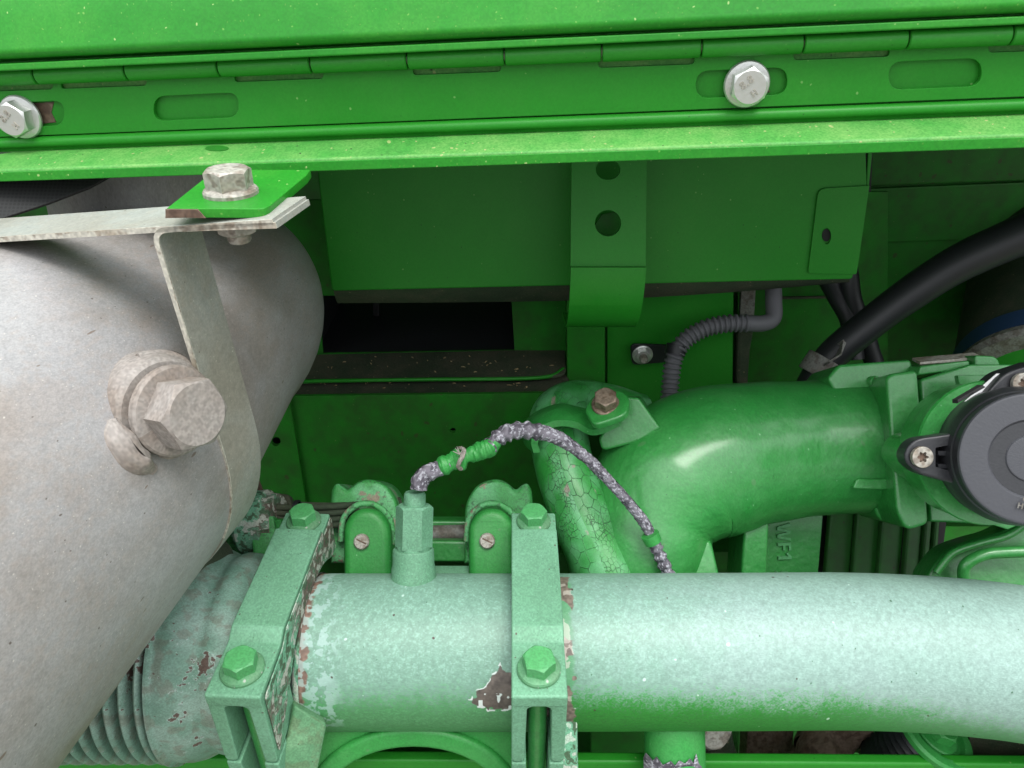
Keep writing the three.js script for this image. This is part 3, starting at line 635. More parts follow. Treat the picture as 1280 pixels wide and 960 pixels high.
// ---------------------------------------------------------------- green box cover with its hanger and tab
const BOX = { p: C(720, 280, 0.6), n: V(0, -0.42, 0.907).normalize() };
{
  const t = thing('box_cover', 'wide dark green sheet metal box cover behind the frame rail', 'cover', BOX.p);
  part(t, 'front', sheet(BOX, [[388, 140], [414.5, 364, 0.004], [1066, 349, 0.003], [1084, 232], [1081, 140]], 0.003, { bevel: 0.0012 }), M.green);
  const dp = (x, y) => -onPlane(x, y, BOX).z, eA = [[416, 361.5], [560, 359], [740, 355], [905, 351], [1062, 347.5]], eB = [[422, 379, 0.028], [560, 378, 0.03], [740, 375, 0.03], [905, 366, 0.024], [1062, 352.5, 0.012]];
  part(t, 'bottom_fold', ruled(eA.map(([x, y]) => onPlane(x, y, BOX).addScaledVector(BOX.n, -0.0012)), eB.map(([x, y, d], k) => C(x, y, dp(...eA[k]) + d)), 0.002, 0.0015), M.grime);
  part(t, 'side', prism(onPlane(394, 200, BOX).addScaledVector(OUT, -0.1), OUT, UP, X, [[0, -0.085], [0.098, -0.085], [0.098, 0.06], [0, 0.06]], 0.003), M.green);
  const rt = { p: BOX.p.clone().addScaledVector(BOX.n, 0.0022), n: BOX.n };
  const tab = part(t, 'tab', sheet(rt, [[1023, 236, 0.006], [1087, 232], [1071, 343, 0.002], [1010, 342, 0.003]], 0.002, { holes: [ellipsePx(1033, 295, 6.5, 11, 18)], bevel: 0.0003 }), M.green);
  part(tab, 'stud_hole', sheet({ p: BOX.p.clone().addScaledVector(BOX.n, 0.0004), n: BOX.n }, ellipsePx(1033, 294, 5.5, 8).reverse(), 0.0003), M.black);
  part(t, 'slit', sheet({ p: BOX.p.clone().addScaledVector(BOX.n, -0.004), n: BOX.n }, [[1080, 140], [1084, 240], [1089, 240], [1094, 140]], 0.002), M.black);
  part(t, 'edge_strip', sheet({ p: BOX.p.clone().addScaledVector(BOX.n, -0.002), n: BOX.n }, [[1088, 140], [1083, 236], [1086, 236], [1096, 140]], 0.002), M.green);
}
{
  const t = thing('hanger_bracket', 'green hanger bracket with two round holes, bottom bent back', 'bracket', C(760, 300, 0.56));
  const H = { p: C(760, 300, 0.555), n: V(0, -0.3, 0.954).normalize() };
  part(t, 'plate', sheet(H, [[715, 150], [809, 150], [807, 340.5], [713, 340.5]], 0.004, { holes: [ellipsePx(760, 212, 15.5, 13), ellipsePx(760, 279, 16.5, 16.5)], bevel: 0 }), M.green);
  const a = onPlane(713, 333, H).addScaledVector(H.n, 0.00012), b = onPlane(806.5, 333, H).addScaledVector(H.n, 0.00012), w = b.clone().sub(a), dn = w.clone().normalize().cross(H.n).negate(); if (dn.y > 0) dn.negate();
  const path = [a.clone()];
  for (let i = 1; i <= 14; i++) { const an = i / 14 * 1.6, R = 0.046; path.push(a.clone().addScaledVector(dn, R * Math.sin(an) * 1.1).addScaledVector(H.n, -R * (1 - Math.cos(an)))); }
  path.push(path[14].clone().addScaledVector(H.n, -0.03));
  part(t, 'bend', strip(path, w, -0.004, 0), M.green);
  const back = { p: H.p.clone().addScaledVector(H.n, -0.03), n: H.n };
  part(t, 'inner_clip', sheet(back, [[736, 292], [752, 268], [780, 262], [780, 300], [736, 300]], 0.002), M.inner);
}

// ---------------------------------------------------------------- bulkhead at the back
{
  const U = { p: C(560, 440, 0.76), n: OUT };
  const t = thing('upper_bulkhead', 'dark green bulkhead sheet with a black rectangular opening', 'bulkhead', U.p);
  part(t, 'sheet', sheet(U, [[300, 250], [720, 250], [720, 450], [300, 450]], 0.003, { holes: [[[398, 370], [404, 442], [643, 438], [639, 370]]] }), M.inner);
  const du = thing('added_dark_box', 'added black box that keeps the rectangular opening dark', 'dark_box', C(520, 410, 0.85));  // closed box added so that the opening turns black
  const da = onPlane(396, 446, U).addScaledVector(OUT, -0.26), dw = onPlane(648, 446, U).x - da.x + 0.02, dh = 0.075;
  part(du, 'added_box_wall', [[[0, 0], [dw, 0], [dw, 0.003], [0, 0.003]], [[0, dh], [dw, dh], [dw, dh + 0.003], [0, dh + 0.003]], [[-0.003, 0], [0, 0], [0, dh], [-0.003, dh]], [[dw, 0], [dw + 0.003, 0], [dw + 0.003, dh], [dw, dh]]].map((q) => prism(da, X, UP, OUT, q, 0.256, 0)).concat([prism(da.clone().addScaledVector(OUT, -0.003), X, UP, OUT, [[0, 0], [dw, 0], [dw, dh], [0, dh]], 0.003, 0)]), M.plastic);
  const p2 = thing('cooler_pipe', 'black pipe lying deep inside the rectangular opening', 'pipe', C(520, 410, 0.86));
  part(p2, 'pipe', sweep([C(415, 402, 0.85), C(480, 406, 0.86), C(618, 418, 0.86)], 0.009), M.rubber);
  part(p2, 'clip', sheet({ p: C(470, 400, 0.84), n: OUT }, [[466, 372], [474, 372], [474, 396], [466, 396]], 0.003), M.black);
  const l1 = { p: C(560, 440, 0.756), n: UP };
  const sh = thing('ledge', 'dusty dark green ledge with a rounded right corner below the opening', 'ledge', l1.p);
  part(sh, 'shelf', sheet(l1, [[300, 445], [706, 436], [708, 468, 0.016], [676, 471, 0.004], [300, 476]], 0.003, { bevel: 0.0008 }), M.grime);
  part(sh, 'shelf_lip', sweep([onPlane(300, 476.5, l1), onPlane(520, 473.5, l1), onPlane(672, 471.2, l1), onPlane(692, 468, l1), onPlane(704, 460, l1)].map((p) => p.addScaledVector(UP, -0.0008)), 0.0018, { n: 60, m: 10 }), M.green);
  const l2 = { p: C(560, 482, 0.716), n: UP };
  const s2 = thing('lower_ledge', 'brown grimy strip of ledge under the green one', 'ledge', l2.p);
  part(s2, 'shelf', sheet(l2, [[300, 482], [710, 468], [714, 490], [300, 496]], 0.003), M.grime);
  const W = { p: C(560, 494, 0.698), n: OUT };
  const lw = thing('lower_bulkhead', 'dark green lower bulkhead wall with small round holes', 'bulkhead', W.p);
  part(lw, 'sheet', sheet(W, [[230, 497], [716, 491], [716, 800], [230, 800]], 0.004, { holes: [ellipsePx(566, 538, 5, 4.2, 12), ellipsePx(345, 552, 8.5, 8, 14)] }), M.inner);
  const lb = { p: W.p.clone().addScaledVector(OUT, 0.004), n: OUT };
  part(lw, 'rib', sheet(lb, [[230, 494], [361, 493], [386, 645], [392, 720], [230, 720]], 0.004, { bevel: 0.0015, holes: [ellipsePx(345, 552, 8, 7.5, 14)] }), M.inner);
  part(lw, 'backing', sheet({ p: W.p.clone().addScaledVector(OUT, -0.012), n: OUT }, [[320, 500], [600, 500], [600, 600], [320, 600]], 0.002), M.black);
  const P = { p: C(735, 440, 0.715), n: OUT };
  const po = thing('bulkhead_post', 'dark green upright post below the hanger bracket', 'post', P.p);
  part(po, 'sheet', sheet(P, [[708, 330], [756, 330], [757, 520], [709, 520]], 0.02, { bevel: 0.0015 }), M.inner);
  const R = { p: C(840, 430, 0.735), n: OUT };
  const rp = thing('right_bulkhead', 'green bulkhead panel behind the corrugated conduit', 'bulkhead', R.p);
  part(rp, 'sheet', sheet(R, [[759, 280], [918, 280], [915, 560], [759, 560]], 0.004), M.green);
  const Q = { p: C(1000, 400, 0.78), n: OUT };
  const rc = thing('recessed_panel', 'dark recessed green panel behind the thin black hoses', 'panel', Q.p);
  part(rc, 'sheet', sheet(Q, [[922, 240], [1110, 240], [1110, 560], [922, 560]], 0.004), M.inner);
  part(rc, 'ridge', sheet({ p: Q.p.clone().addScaledVector(OUT, 0.004), n: OUT }, [[960, 372], [1060, 370], [1060, 373], [960, 375]], 0.003), M.grime);
  const rod = thing('grey_rod', 'flat grey upright bar beside the conduit end', 'rod', C(935, 420, 0.74));
  part(rod, 'bar', sheet({ p: C(935, 410, 0.742), n: OUT }, [[928, 340], [946, 340], [942, 412], [924, 412]], 0.006), M.greyClamp);
  part(rod, 'bar', sheet({ p: C(935, 440, 0.746), n: OUT }, [[922, 414, 0.002], [943, 412, 0.002], [938, 440], [932, 530], [919, 530]], 0.012, { bevel: 0.003 }), M.grime);
  const G = { p: C(1180, 330, 0.8), n: V(-0.12, -0.46, 0.86).normalize() };
  const fw = thing('side_wall', 'dark green ridged wall sheet at far right behind the hose', 'wall', G.p);
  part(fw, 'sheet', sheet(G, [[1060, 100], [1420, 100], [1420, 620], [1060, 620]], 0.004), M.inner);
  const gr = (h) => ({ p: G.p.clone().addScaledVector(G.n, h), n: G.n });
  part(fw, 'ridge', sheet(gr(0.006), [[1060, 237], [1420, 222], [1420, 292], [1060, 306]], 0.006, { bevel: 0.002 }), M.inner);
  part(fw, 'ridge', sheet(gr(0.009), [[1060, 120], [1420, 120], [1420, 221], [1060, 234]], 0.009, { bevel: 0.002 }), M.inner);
  const bb = onPlane(1150, 368, G);
  part(fw, 'stud', lathe(bb, G.n, [[0, 0.0001], [0, 0.009], [0.006, 0.009], [0.007, 0.008], [0.007, 0.004], [0.002, 0.004], [0.002, 0.0001]], 24), M.rust);
}
{
  const t = thing('filter_canister', 'grey filter canister with dark blue band at the right edge', 'filter', C(1320, 420, 0.7));
  const ax = V(0.42, 0.72, -0.55).normalize(), o = C(1318, 500, 0.68);
  part(t, 'body', lathe(o, ax, [[0.03, 0.0001], [0.03, 0.082], [0.25, 0.078], [0.26, 0.07], [0.26, 0.0001]], 64, 0.4), M.grime);
  part(t, 'blue_band', lathe(o, ax, [[0.012, 0.0001], [0.012, 0.083], [0.03, 0.084], [0.0302, 0.08]], 64, 0.4), M.blue);
  part(t, 'rim', lathe(o, ax, [[0.0, 0.066], [0.0, 0.081], [0.005, 0.0845], [0.011, 0.083], [0.012, 0.06]], 64, 0.7), M.greyClamp);
  part(t, 'end_cap', lathe(o, ax, [[0.0, 0.0001], [0.0, 0.066], [0.004, 0.072], [0.02, 0.07]], 48), M.green);
}

// ---------------------------------------------------------------- hoses, conduit
{
  const t = thing('black_hose', 'thick black rubber hose curving down from the right edge', 'hose', C(1120, 365, 0.64));
  const pts = [C(1420, 248, 0.58), C(1330, 272, 0.6), C(1262, 300, 0.615), C(1195, 331, 0.63), C(1128, 374, 0.645), C(1072, 417, 0.655), C(1040, 445, 0.66), C(1016, 480, 0.665), C(1000, 520, 0.67)];
  part(t, 'hose', sweep(pts, [0.0165, 0.0165, 0.0158, 0.0148, 0.0136, 0.0132, 0.0132], { n: 90, m: 28 }), M.rubber);
  const d = pts[6].clone().sub(pts[7]).normalize(), o = C(1027, 461, 0.6615);
  const c = thing('hose_clamp', 'grey band clamp around the lower end of the thick black hose', 'clamp', o);
  part(c, 'band', lathe(o.clone().addScaledVector(d, -0.006), d, [[-0.002, 0.013], [-0.002, 0.0166], [-0.0014, 0.017], [0.0144, 0.017], [0.015, 0.0166], [0.015, 0.013]], 40, 0.4), M.greyClamp);
  part(c, 'tail', strip([C(1030, 458, 0.645), C(1046, 448, 0.644), C(1053, 432, 0.645), C(1049, 428, 0.646)], V(0, 0.003, 0.012), 0.0015), M.greyClamp);
  const h = thing('thin_hose', 'thin dark hose crossing behind the thick hose, left one', 'hose', C(1060, 400, 0.71));
  part(h, 'hose', sweep([C(1025, 330, 0.7), C(1046, 370, 0.71), C(1062, 400, 0.71), C(1068, 450, 0.71)], 0.0088, { n: 40, m: 16 }), M.rubber);
  const h2_ = thing('thin_hose', 'thin dark hose crossing behind the thick hose, right one', 'hose', C(1080, 410, 0.72));
  part(h2_, 'hose', sweep([C(1058, 330, 0.7), C(1064, 370, 0.705), C(1078, 410, 0.71), C(1098, 470, 0.72)], 0.009, { n: 40, m: 16, mod: (q, a, l) => 1 + 0.05 * Math.sin(l * 2400) }), M.rubber);
}
{
  const t = thing('wiring_conduit', 'grey corrugated conduit curving down beside the box cover', 'conduit', C(880, 415, 0.69));
  part(t, 'smooth_end', sweep([C(966, 335, 0.69), C(967, 375, 0.685), C(966, 398, 0.682), C(955, 404, 0.681), C(932, 404, 0.681)], 0.0072, { n: 50, m: 18 }), M.conduit);
  part(t, 'corrugated_tube', sweep([C(934, 404, 0.681), C(910, 404.5, 0.681), C(880, 411, 0.682), C(855, 427, 0.684), C(843, 447, 0.686), C(838, 480, 0.69), C(836, 520, 0.69)], 0.0073, { n: 420, m: 16, crease: 0.5, mod: (q, a, l) => 1 + 0.13 * Math.sign(Math.sin(l * 2 * Math.PI / 0.0046)) * Math.pow(Math.abs(Math.sin(l * 2 * Math.PI / 0.0046)), 0.4) }), M.conduit);
  const c = thing('conduit_clip', 'black clip with a zinc nut holding the conduit to the wall', 'clip', C(805, 443, 0.725));
  const pl = { p: C(805, 443, 0.722), n: OUT };
  part(c, 'tab', sheet(pl, [[788, 430, 0.006], [840, 432], [846, 452], [790, 457, 0.006]], 0.003), M.rubber);
  part(c, 'loop', lathe(C(843, 438, 0.686).add(V(0, -0.004, 0)), V(0.25, 1, 0), [[0, 0.007], [0, 0.0092], [0.009, 0.0092], [0.009, 0.007]], 28, 0.4), M.rubber);
  const nt = part(c, 'nut', toAxis(hexHead(0.0125, 0.006), onPlane(803, 443, pl), OUT, 0.2), M.zinc);
  part(nt, 'washer', lathe(onPlane(803, 443, pl), OUT, [[0, 0.0001], [0, 0.0095], [0.0015, 0.0095], [0.002, 0.0085], [0.002, 0.0001]], 28, 0.4), M.zinc);
  part(nt, 'stud', lathe(onPlane(803, 443, pl), OUT, [[0.005, 0.0001], [0.005, 0.0038], [0.011, 0.0038], [0.012, 0.003], [0.012, 0.0001]], 16), M.dirtyMetal);
}

// ---------------------------------------------------------------- intake elbow and throttle housing
const Zf = (px, py, d, nx = 0, ny = 0) => ({ p: C(px, py, d), n: V(nx, ny, Math.sqrt(1 - nx * nx - ny * ny)) });
{
  const t = thing('intake_elbow', 'big glossy green cast intake elbow right of centre', 'intake elbow', C(930, 570, 0.58));
  part(t, 'casting', sweep([C(1135, 556, 0.6), C(1060, 557, 0.6), C(985, 562, 0.6), C(915, 571, 0.595), C(850, 593, 0.588), C(814, 640, 0.58), C(802, 695, 0.575), C(798, 745, 0.572), C(796, 790, 0.57)], [0.0545, 0.052, 0.0522, 0.0545, 0.058, 0.057, 0.049, 0.045, 0.043], { n: 120, m: 64 }), M.cast);
  part(t, 'boss', sheet(Zf(790, 520, 0.553, -0.2, 0.0), [[748, 548, 0.003], [782, 496, 0.002], [798, 497, 0.002], [826, 535, 0.002], [800, 552, 0.02], [752, 564, 0.008]], 0.05, { bevel: 0.0018, seg: 3 }), M.cast);
  part(t, 'flange', sheet(Zf(1130, 560, 0.535, -0.12, 0.08), [[1107, 468, 0.006], [1147, 462, 0.004], [1161, 655, 0.004], [1133, 664, 0.006], [1121, 640, 0.004]], 0.1, { bevel: 0.0025, seg: 4 }), M.cast);
  part(t, 'flange_ear', sheet(Zf(1090, 480, 0.575, 0, 0.1), [[1034, 473, 0.004], [1048, 456, 0.003], [1140, 449, 0.004], [1150, 560], [1085, 560]], 0.05, { bevel: 0.002, seg: 3 }), M.cast);
  part(t, 'flange_ear', sheet(Zf(1110, 640, 0.572), [[1085, 590], [1135, 590], [1140, 660, 0.004], [1098, 652, 0.008]], 0.04, { bevel: 0.003, seg: 3 }), M.cast);
  for (const [x, y] of [[1093, 477], [1114, 645]]) {
    const s = part(t, 'stud', lathe(C(x, y, 0.572), V(0.1, 0, 1), [[-0.01, 0.0001], [-0.01, 0.0042], [0.0015, 0.0042], [0.0022, 0.0036], [0.0022, 0.0001]], 20), M.cast);
    part(s, 'slot', prism(C(x, y, 0.5696).add(V(-0.0006, -0.0034, 0)), X, V(0, 1, 0), V(0, 0, 1), [[0, 0], [0.0012, 0], [0.0012, 0.0068], [0, 0.0068]], 0.0005, 0.0001), M.dark);
  }
  part(t, 'rib', prism(C(1066, 604, 0.55), X, V(0, 1, 0), V(0, 0, -1), [[0, -0.004, 0.002], [0.033, -0.005], [0.033, 0.003], [0.003, 0.003, 0.002]], 0.04, 0.0012, 3), M.cast);
  part(t, 'leg', prism(C(945, 712, 0.575), X, V(0, 1, 0), V(0, 0, -1), [[-0.012, -0.02], [0.008, -0.02], [0.011, 0.06], [-0.007, 0.052]], 0.04, 0.003, 4), M.cast);
  part(t, 'foot', sheet(Zf(870, 700, 0.545, 0, 0.2), [[838, 724], [846, 684, 0.006], [872, 670, 0.006], [890, 676, 0.003], [901, 724]], 0.05, { bevel: 0.003, seg: 4 }), M.cast);
}
{
  const t = thing('throttle_housing', 'green cast throttle housing between the elbow and black actuator', 'housing', C(1210, 560, 0.56));
  part(t, 'block', sheet(Zf(1200, 560, 0.548, -0.05, 0.12), [[1150, 474, 0.003], [1212, 455, 0.002], [1330, 455], [1330, 660], [1164, 652]], 0.09, { bevel: 0.002, seg: 3 }), M.cast);
  part(t, 'top_edge', prism(C(1147, 466, 0.56), X, V(0, 1, 0), V(0, 0, -1), [[0, -0.002], [0.038, 0.003], [0.038, 0.009, 0.002], [0.002, 0.005, 0.002]], 0.05, 0.0015, 3), M.cast);
  part(t, 'front_plate', sheet(Zf(1220, 490, 0.53, -0.1, 0.05), [[1197, 469, 0.001], [1262, 468], [1236, 498], [1204, 506]], 0.006), M.cast);  // small plate in the same cast green as the housing
  part(t, 'lug', prism(C(1219, 468, 0.56), X, V(0, 1, 0), V(0, 0, -1), [[0, -0.001], [0.022, -0.001, 0.002], [0.016, 0.013, 0.004], [0, 0.014, 0.002]], 0.03, 0.0015, 3), M.cast);
  part(t, 'gasket_plate', prism(C(1150, 456, 0.57), X, V(0, 1, 0), V(0, 0.3, -0.95).normalize(), [[0, 0], [0.046, 0.004], [0.046, 0.006], [0, 0.002]], 0.012, 0.0004), M.dirtyMetal);
  part(t, 'mount_ring', lathe(C(1297, 575, 0.44), V(0, 0, 1), [[-0.07, 0.0001], [-0.07, 0.0435], [-0.052, 0.0445], [-0.046, 0.0455], [-0.044, 0.0448], [-0.044, 0.0001]], 72, 0.5), M.cast);
  part(t, 'mount_lug', sheet(Zf(1150, 571, 0.5), [[1124, 574, 0.012], [1136, 548, 0.008], [1205, 530], [1205, 625], [1150, 602, 0.01]], 0.03, { bevel: 0.002, seg: 3 }), M.cast);
  part(t, 'corner_lug', sheet(Zf(1255, 645, 0.53), [[1228, 652], [1238, 632], [1290, 650], [1260, 662]], 0.02, { bevel: 0.001 }), M.cast);
}
function torx(parent, p, r, label) {
  const n = V(0, 0, 1), star = Array.from({ length: 48 }, (_, i) => { const a = i / 48 * 2 * Math.PI, q = r * (0.42 + 0.1 * Math.cos(6 * a)); return new THREE.Vector2(Math.cos(a) * q, Math.sin(a) * q); });
  const g = extrude(Array.from({ length: 40 }, (_, i) => new THREE.Vector2(Math.cos(i / 40 * 6.2832) * r, Math.sin(i / 40 * 6.2832) * r)), [star], 0.0032, 0.0005, 2);
  g.translate(p.x, p.y, p.z);
  const s = part(parent, 'screw', boxUV(toCreasedNormals(flat(g), 0.5)), M.dirtyMetal, label);
  part(s, 'socket', lathe(p, n, [[-0.001, 0.0001], [-0.001, r * 0.9], [0.0006, r * 0.9], [0.0006, 0.0001]], 24, 0.4), M.rust);
}
{
  const t = thing('throttle_actuator', 'round black plastic throttle actuator with grey face at right edge', 'actuator', C(1297, 575, 0.46));
  const AS = (pr) => pr.map(([t, r]) => [t, r * 0.885]), o = C(1291, 574, 0.435), z = V(-0.3, 0.02, 0.95).normalize();
  part(t, 'body', lathe(o, z, AS([[-0.046, 0.0001], [-0.046, 0.0465], [-0.039, 0.0465], [-0.036, 0.046], [-0.026, 0.0468], [-0.02, 0.0458], [-0.012, 0.0438], [-0.011, 0.0428], [-0.006, 0.0425], [-0.001, 0.0418], [-0.001, 0.0001]]), 96, 0.45), M.plastic);
  part(t, 'face', lathe(o, z, AS([[-0.0015, 0.0001], [-0.0015, 0.0422], [0.0, 0.0414], [0.0004, 0.04], [0.0004, 0.0255], [-0.0002, 0.0246], [-0.006, 0.0205], [-0.007, 0.019], [-0.007, 0.0166], [-0.001, 0.0152], [-0.0002, 0.0144], [0.0, 0.0136], [0.0, 0.0001]]), 96, 0.45), M.face);
  part(t, 'window', [0, 1].map((i) => prism(o.clone().add(V(-0.034 + i * 0.006, 0.031 + i * 0.0035, -0.02)), V(0.86, 0.5, 0), V(-0.5, 0.86, 0.0), V(0, 0, 1), [[0, 0], [0.012, 0], [0.011, 0.002], [0.001, 0.002]], 0.006, 0.0005)), M.black);
  part(t, 'lettering', [letters('HE', 0.0034, 0.00025, V(0.93, -0.22, 0.29).normalize(), V(0.22, 0.97, 0.05).normalize(), C(1279, 633, 0.4343)), letters('C', 0.0026, 0.00025, V(0.95, 0, 0.3).normalize(), V(0, 1, 0), C(1281, 624, 0.4335))], M.greyClamp);
  const L = part(t, 'mounting_ear', sheet(Zf(1150, 571, 0.464, -0.1, 0.02), [[1127, 573, 0.013], [1140, 549, 0.008], [1196, 541], [1212, 545], [1212, 606], [1190, 604], [1146, 592, 0.012]], 0.014, { bevel: 0.0015, seg: 3, holes: [[[1166, 557, 0.002], [1208, 549], [1208, 597], [1166, 586, 0.002]]] }), M.plastic);
  part(L, 'rib', [[565, 568], [581, 582]].map(([a, b]) => prism(C(1164, a, 0.472), X, V(0, 1, 0), V(0, 0, 1), [[0, -0.0014], [0.024, -0.0014 - (b - a) * 0.0003], [0.024, 0.0012], [0, 0.0012]], 0.008, 0.0003)), M.plastic);
  part(L, 'ear_floor', sheet(Zf(1150, 571, 0.475), [[1160, 552], [1212, 545], [1212, 600], [1160, 590]], 0.002), M.plastic);
  torx(L, C(1150.5, 571, 0.4635), 0.0064, 'torx screw in the left ear');
  const L2 = part(t, 'mounting_ear', sheet(Zf(1262, 478, 0.472), [[1226, 500], [1256, 466, 0.006], [1300, 452], [1340, 500]], 0.02, { bevel: 0.0015, seg: 3 }), M.plastic);
  torx(L2, C(1276, 480, 0.4715), 0.0068, 'torx screw in the upper ear');
  part(t, 'label_strip', sheet(Zf(1225, 480, 0.478), [[1206, 502], [1246, 467], [1260, 467], [1222, 502]], 0.0012), M.white);
}
{
  const t = thing('ribbed_casting', 'green ribbed casting curving up below the actuator', 'casting', C(1230, 690, 0.56));
  part(t, 'plate', sheet(Zf(1230, 700, 0.575, -0.1, 0.15), [[1158, 720, 0.01], [1183, 686, 0.02], [1216, 674, 0.02], [1256, 664, 0.02], [1300, 632], [1330, 740], [1160, 740]], 0.03, { bevel: 0.003, seg: 4 }), M.cast);
  part(t, 'rib', sweep([C(1206, 735, 0.562), C(1206, 708, 0.56), C(1228, 694, 0.558), C(1264, 690, 0.556), C(1330, 690, 0.55)], 0.0042, { n: 50, m: 14 }), M.cast);
  part(t, 'rib', sweep([C(1170, 716, 0.57), C(1190, 692, 0.57), C(1222, 680, 0.569), C(1262, 668, 0.566), C(1300, 640, 0.56)], 0.0028, { n: 50, m: 12 }), M.cast);
}
{
  const t = thing('support_plate', 'green cast plate with raised letters WF1 under the elbow', 'plate', C(988, 690, 0.61));
  const pl = Zf(988, 690, 0.61, 0.05, 0.02);
  part(t, 'plate', sheet(pl, [[955, 640], [1030, 632], [1021, 740], [948, 740]], 0.012, { bevel: 0.001 }), M.cast);
  const at = onPlane(979, 676, { p: pl.p.clone().addScaledVector(pl.n, -0.0002), n: pl.n });
  part(t, 'lettering', [letters('WF1', 0.0108, 0.0024, V(0.03, -1, 0.02).normalize(), V(1, 0.03, -0.05).normalize(), at), letters('5', 0.0108, 0.0024, V(0.03, -1, 0.02).normalize(), V(1, 0.03, -0.05).normalize(), onPlane(976, 719, pl))], M.boltPaint);
}
{
  const t = thing('finned_cooler', 'dark grey green ribbed block behind the pipe at right', 'cooler', C(1090, 680, 0.66));
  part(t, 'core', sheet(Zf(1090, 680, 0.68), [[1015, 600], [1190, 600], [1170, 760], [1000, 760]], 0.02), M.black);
  for (const [a, b] of [[1038, 1066], [1072, 1099], [1104, 1129], [1136, 1152], [1158, 1164], [1170, 1174]])
    part(t, 'fin', sheet(Zf(a, 680, 0.66, 0.25), [[a + 3, 610], [b + 5, 610], [b - 7, 760], [a - 9, 760]], 0.006, { bevel: 0.002, seg: 3 }), M.fin);
}

// ---------------------------------------------------------------- painted hose and its saddle
{
  const t = thing('painted_hose', 'green painted hose with cracked paint rising behind the pipe', 'hose', C(725, 620, 0.55));
  part(t, 'hose', sweep([C(800, 520, 0.66), C(750, 510, 0.645), C(712, 512, 0.62), C(697, 528, 0.596), C(700, 555, 0.583), C(708, 592, 0.572), C(722, 632, 0.562), C(745, 682, 0.556), C(765, 730, 0.552), C(785, 770, 0.55)], [0.019, 0.021, 0.0225, 0.0225, 0.0222, 0.022, 0.022, 0.0235, 0.026, 0.028], { n: 120, m: 40 }), M.wrap);
  const s = thing('hose_saddle', 'green saddle strap bolted over the cracked hose and elbow', 'saddle clamp', C(710, 520, 0.56));
  const lo = [C(667, 566, 0.556), C(664, 552, 0.552), C(671, 538, 0.549), C(686, 528, 0.547), C(704, 525, 0.546), C(722, 528, 0.545), C(738, 537, 0.543), C(752, 535, 0.541), C(772, 526, 0.541)];
  const hi = [C(653, 548, 0.585), C(654, 534, 0.583), C(661, 521, 0.58), C(679, 510, 0.576), C(701, 504, 0.573), C(722, 508, 0.57), C(740, 511, 0.566), C(758, 504, 0.562), C(776, 497, 0.56)];
  part(s, 'strap', ruled(hi, lo, 0.005, 0.002), M.cast);
  const ear = Zf(762, 506, 0.535, -0.25, 0.72);
  part(s, 'ear', sheet(ear, [[730, 512, 0.004], [742, 492, 0.006], [776, 486, 0.008], [788, 498, 0.006], [783, 518, 0.006], [742, 532, 0.006]], 0.006, { bevel: 0.0015, seg: 3 }), M.cast);
  bolt(s, onPlane(757, 506, ear), V(-0.1, 0.62, 0.78), { af: 0.0145, fr: 0.0098, h: 0.0085, mat: M.brownMetal, spin: 0.4, label: 'bare brownish bolt' });
}

// ---------------------------------------------------------------- exhaust pipe, sensor, clamps
{
  const t = thing('exhaust_pipe', 'thick horizontal pipe in faded pale mint paint across the front', 'pipe', C(820, 813, 0.5));
  const cx = PIPE.x0, y = -0.172;
  part(t, 'tube', sweep([V(cx, y, -0.5), V(-0.05, y, -0.5), V(0.05, y, -0.5), V(0.15, y + 0.0004, -0.5), V(0.22, y + 0.0006, -0.5), V(0.27, y - 0.001, -0.498), V(0.32, y - 0.005, -0.494), V(0.37, y - 0.013, -0.487), V(0.45, y - 0.036, -0.47)], PIPE.R, { n: 160, m: 96, along: true, up: V(0, 1, 0) }), M.pipe);
  part(t, 'end_ring', lathe(V(cx - 0.004, y, -0.5), X, [[0, 0.04], [0, 0.0465], [0.002, 0.0488], [0.0042, 0.0492]], 72), M.peel);
  part(t, 'sensor_boss', lathe(C(517, 722, 0.4985), V(0, 1, 0.06), [[-0.006, 0.0152], [0.0005, 0.0148], [0.003, 0.0142], [0.006, 0.0142], [0.009, 0.0134], [0.018, 0.0132], [0.019, 0.0126], [0.019, 0.0001]], 40, 0.6), M.mint, 'welded sensor boss');
}
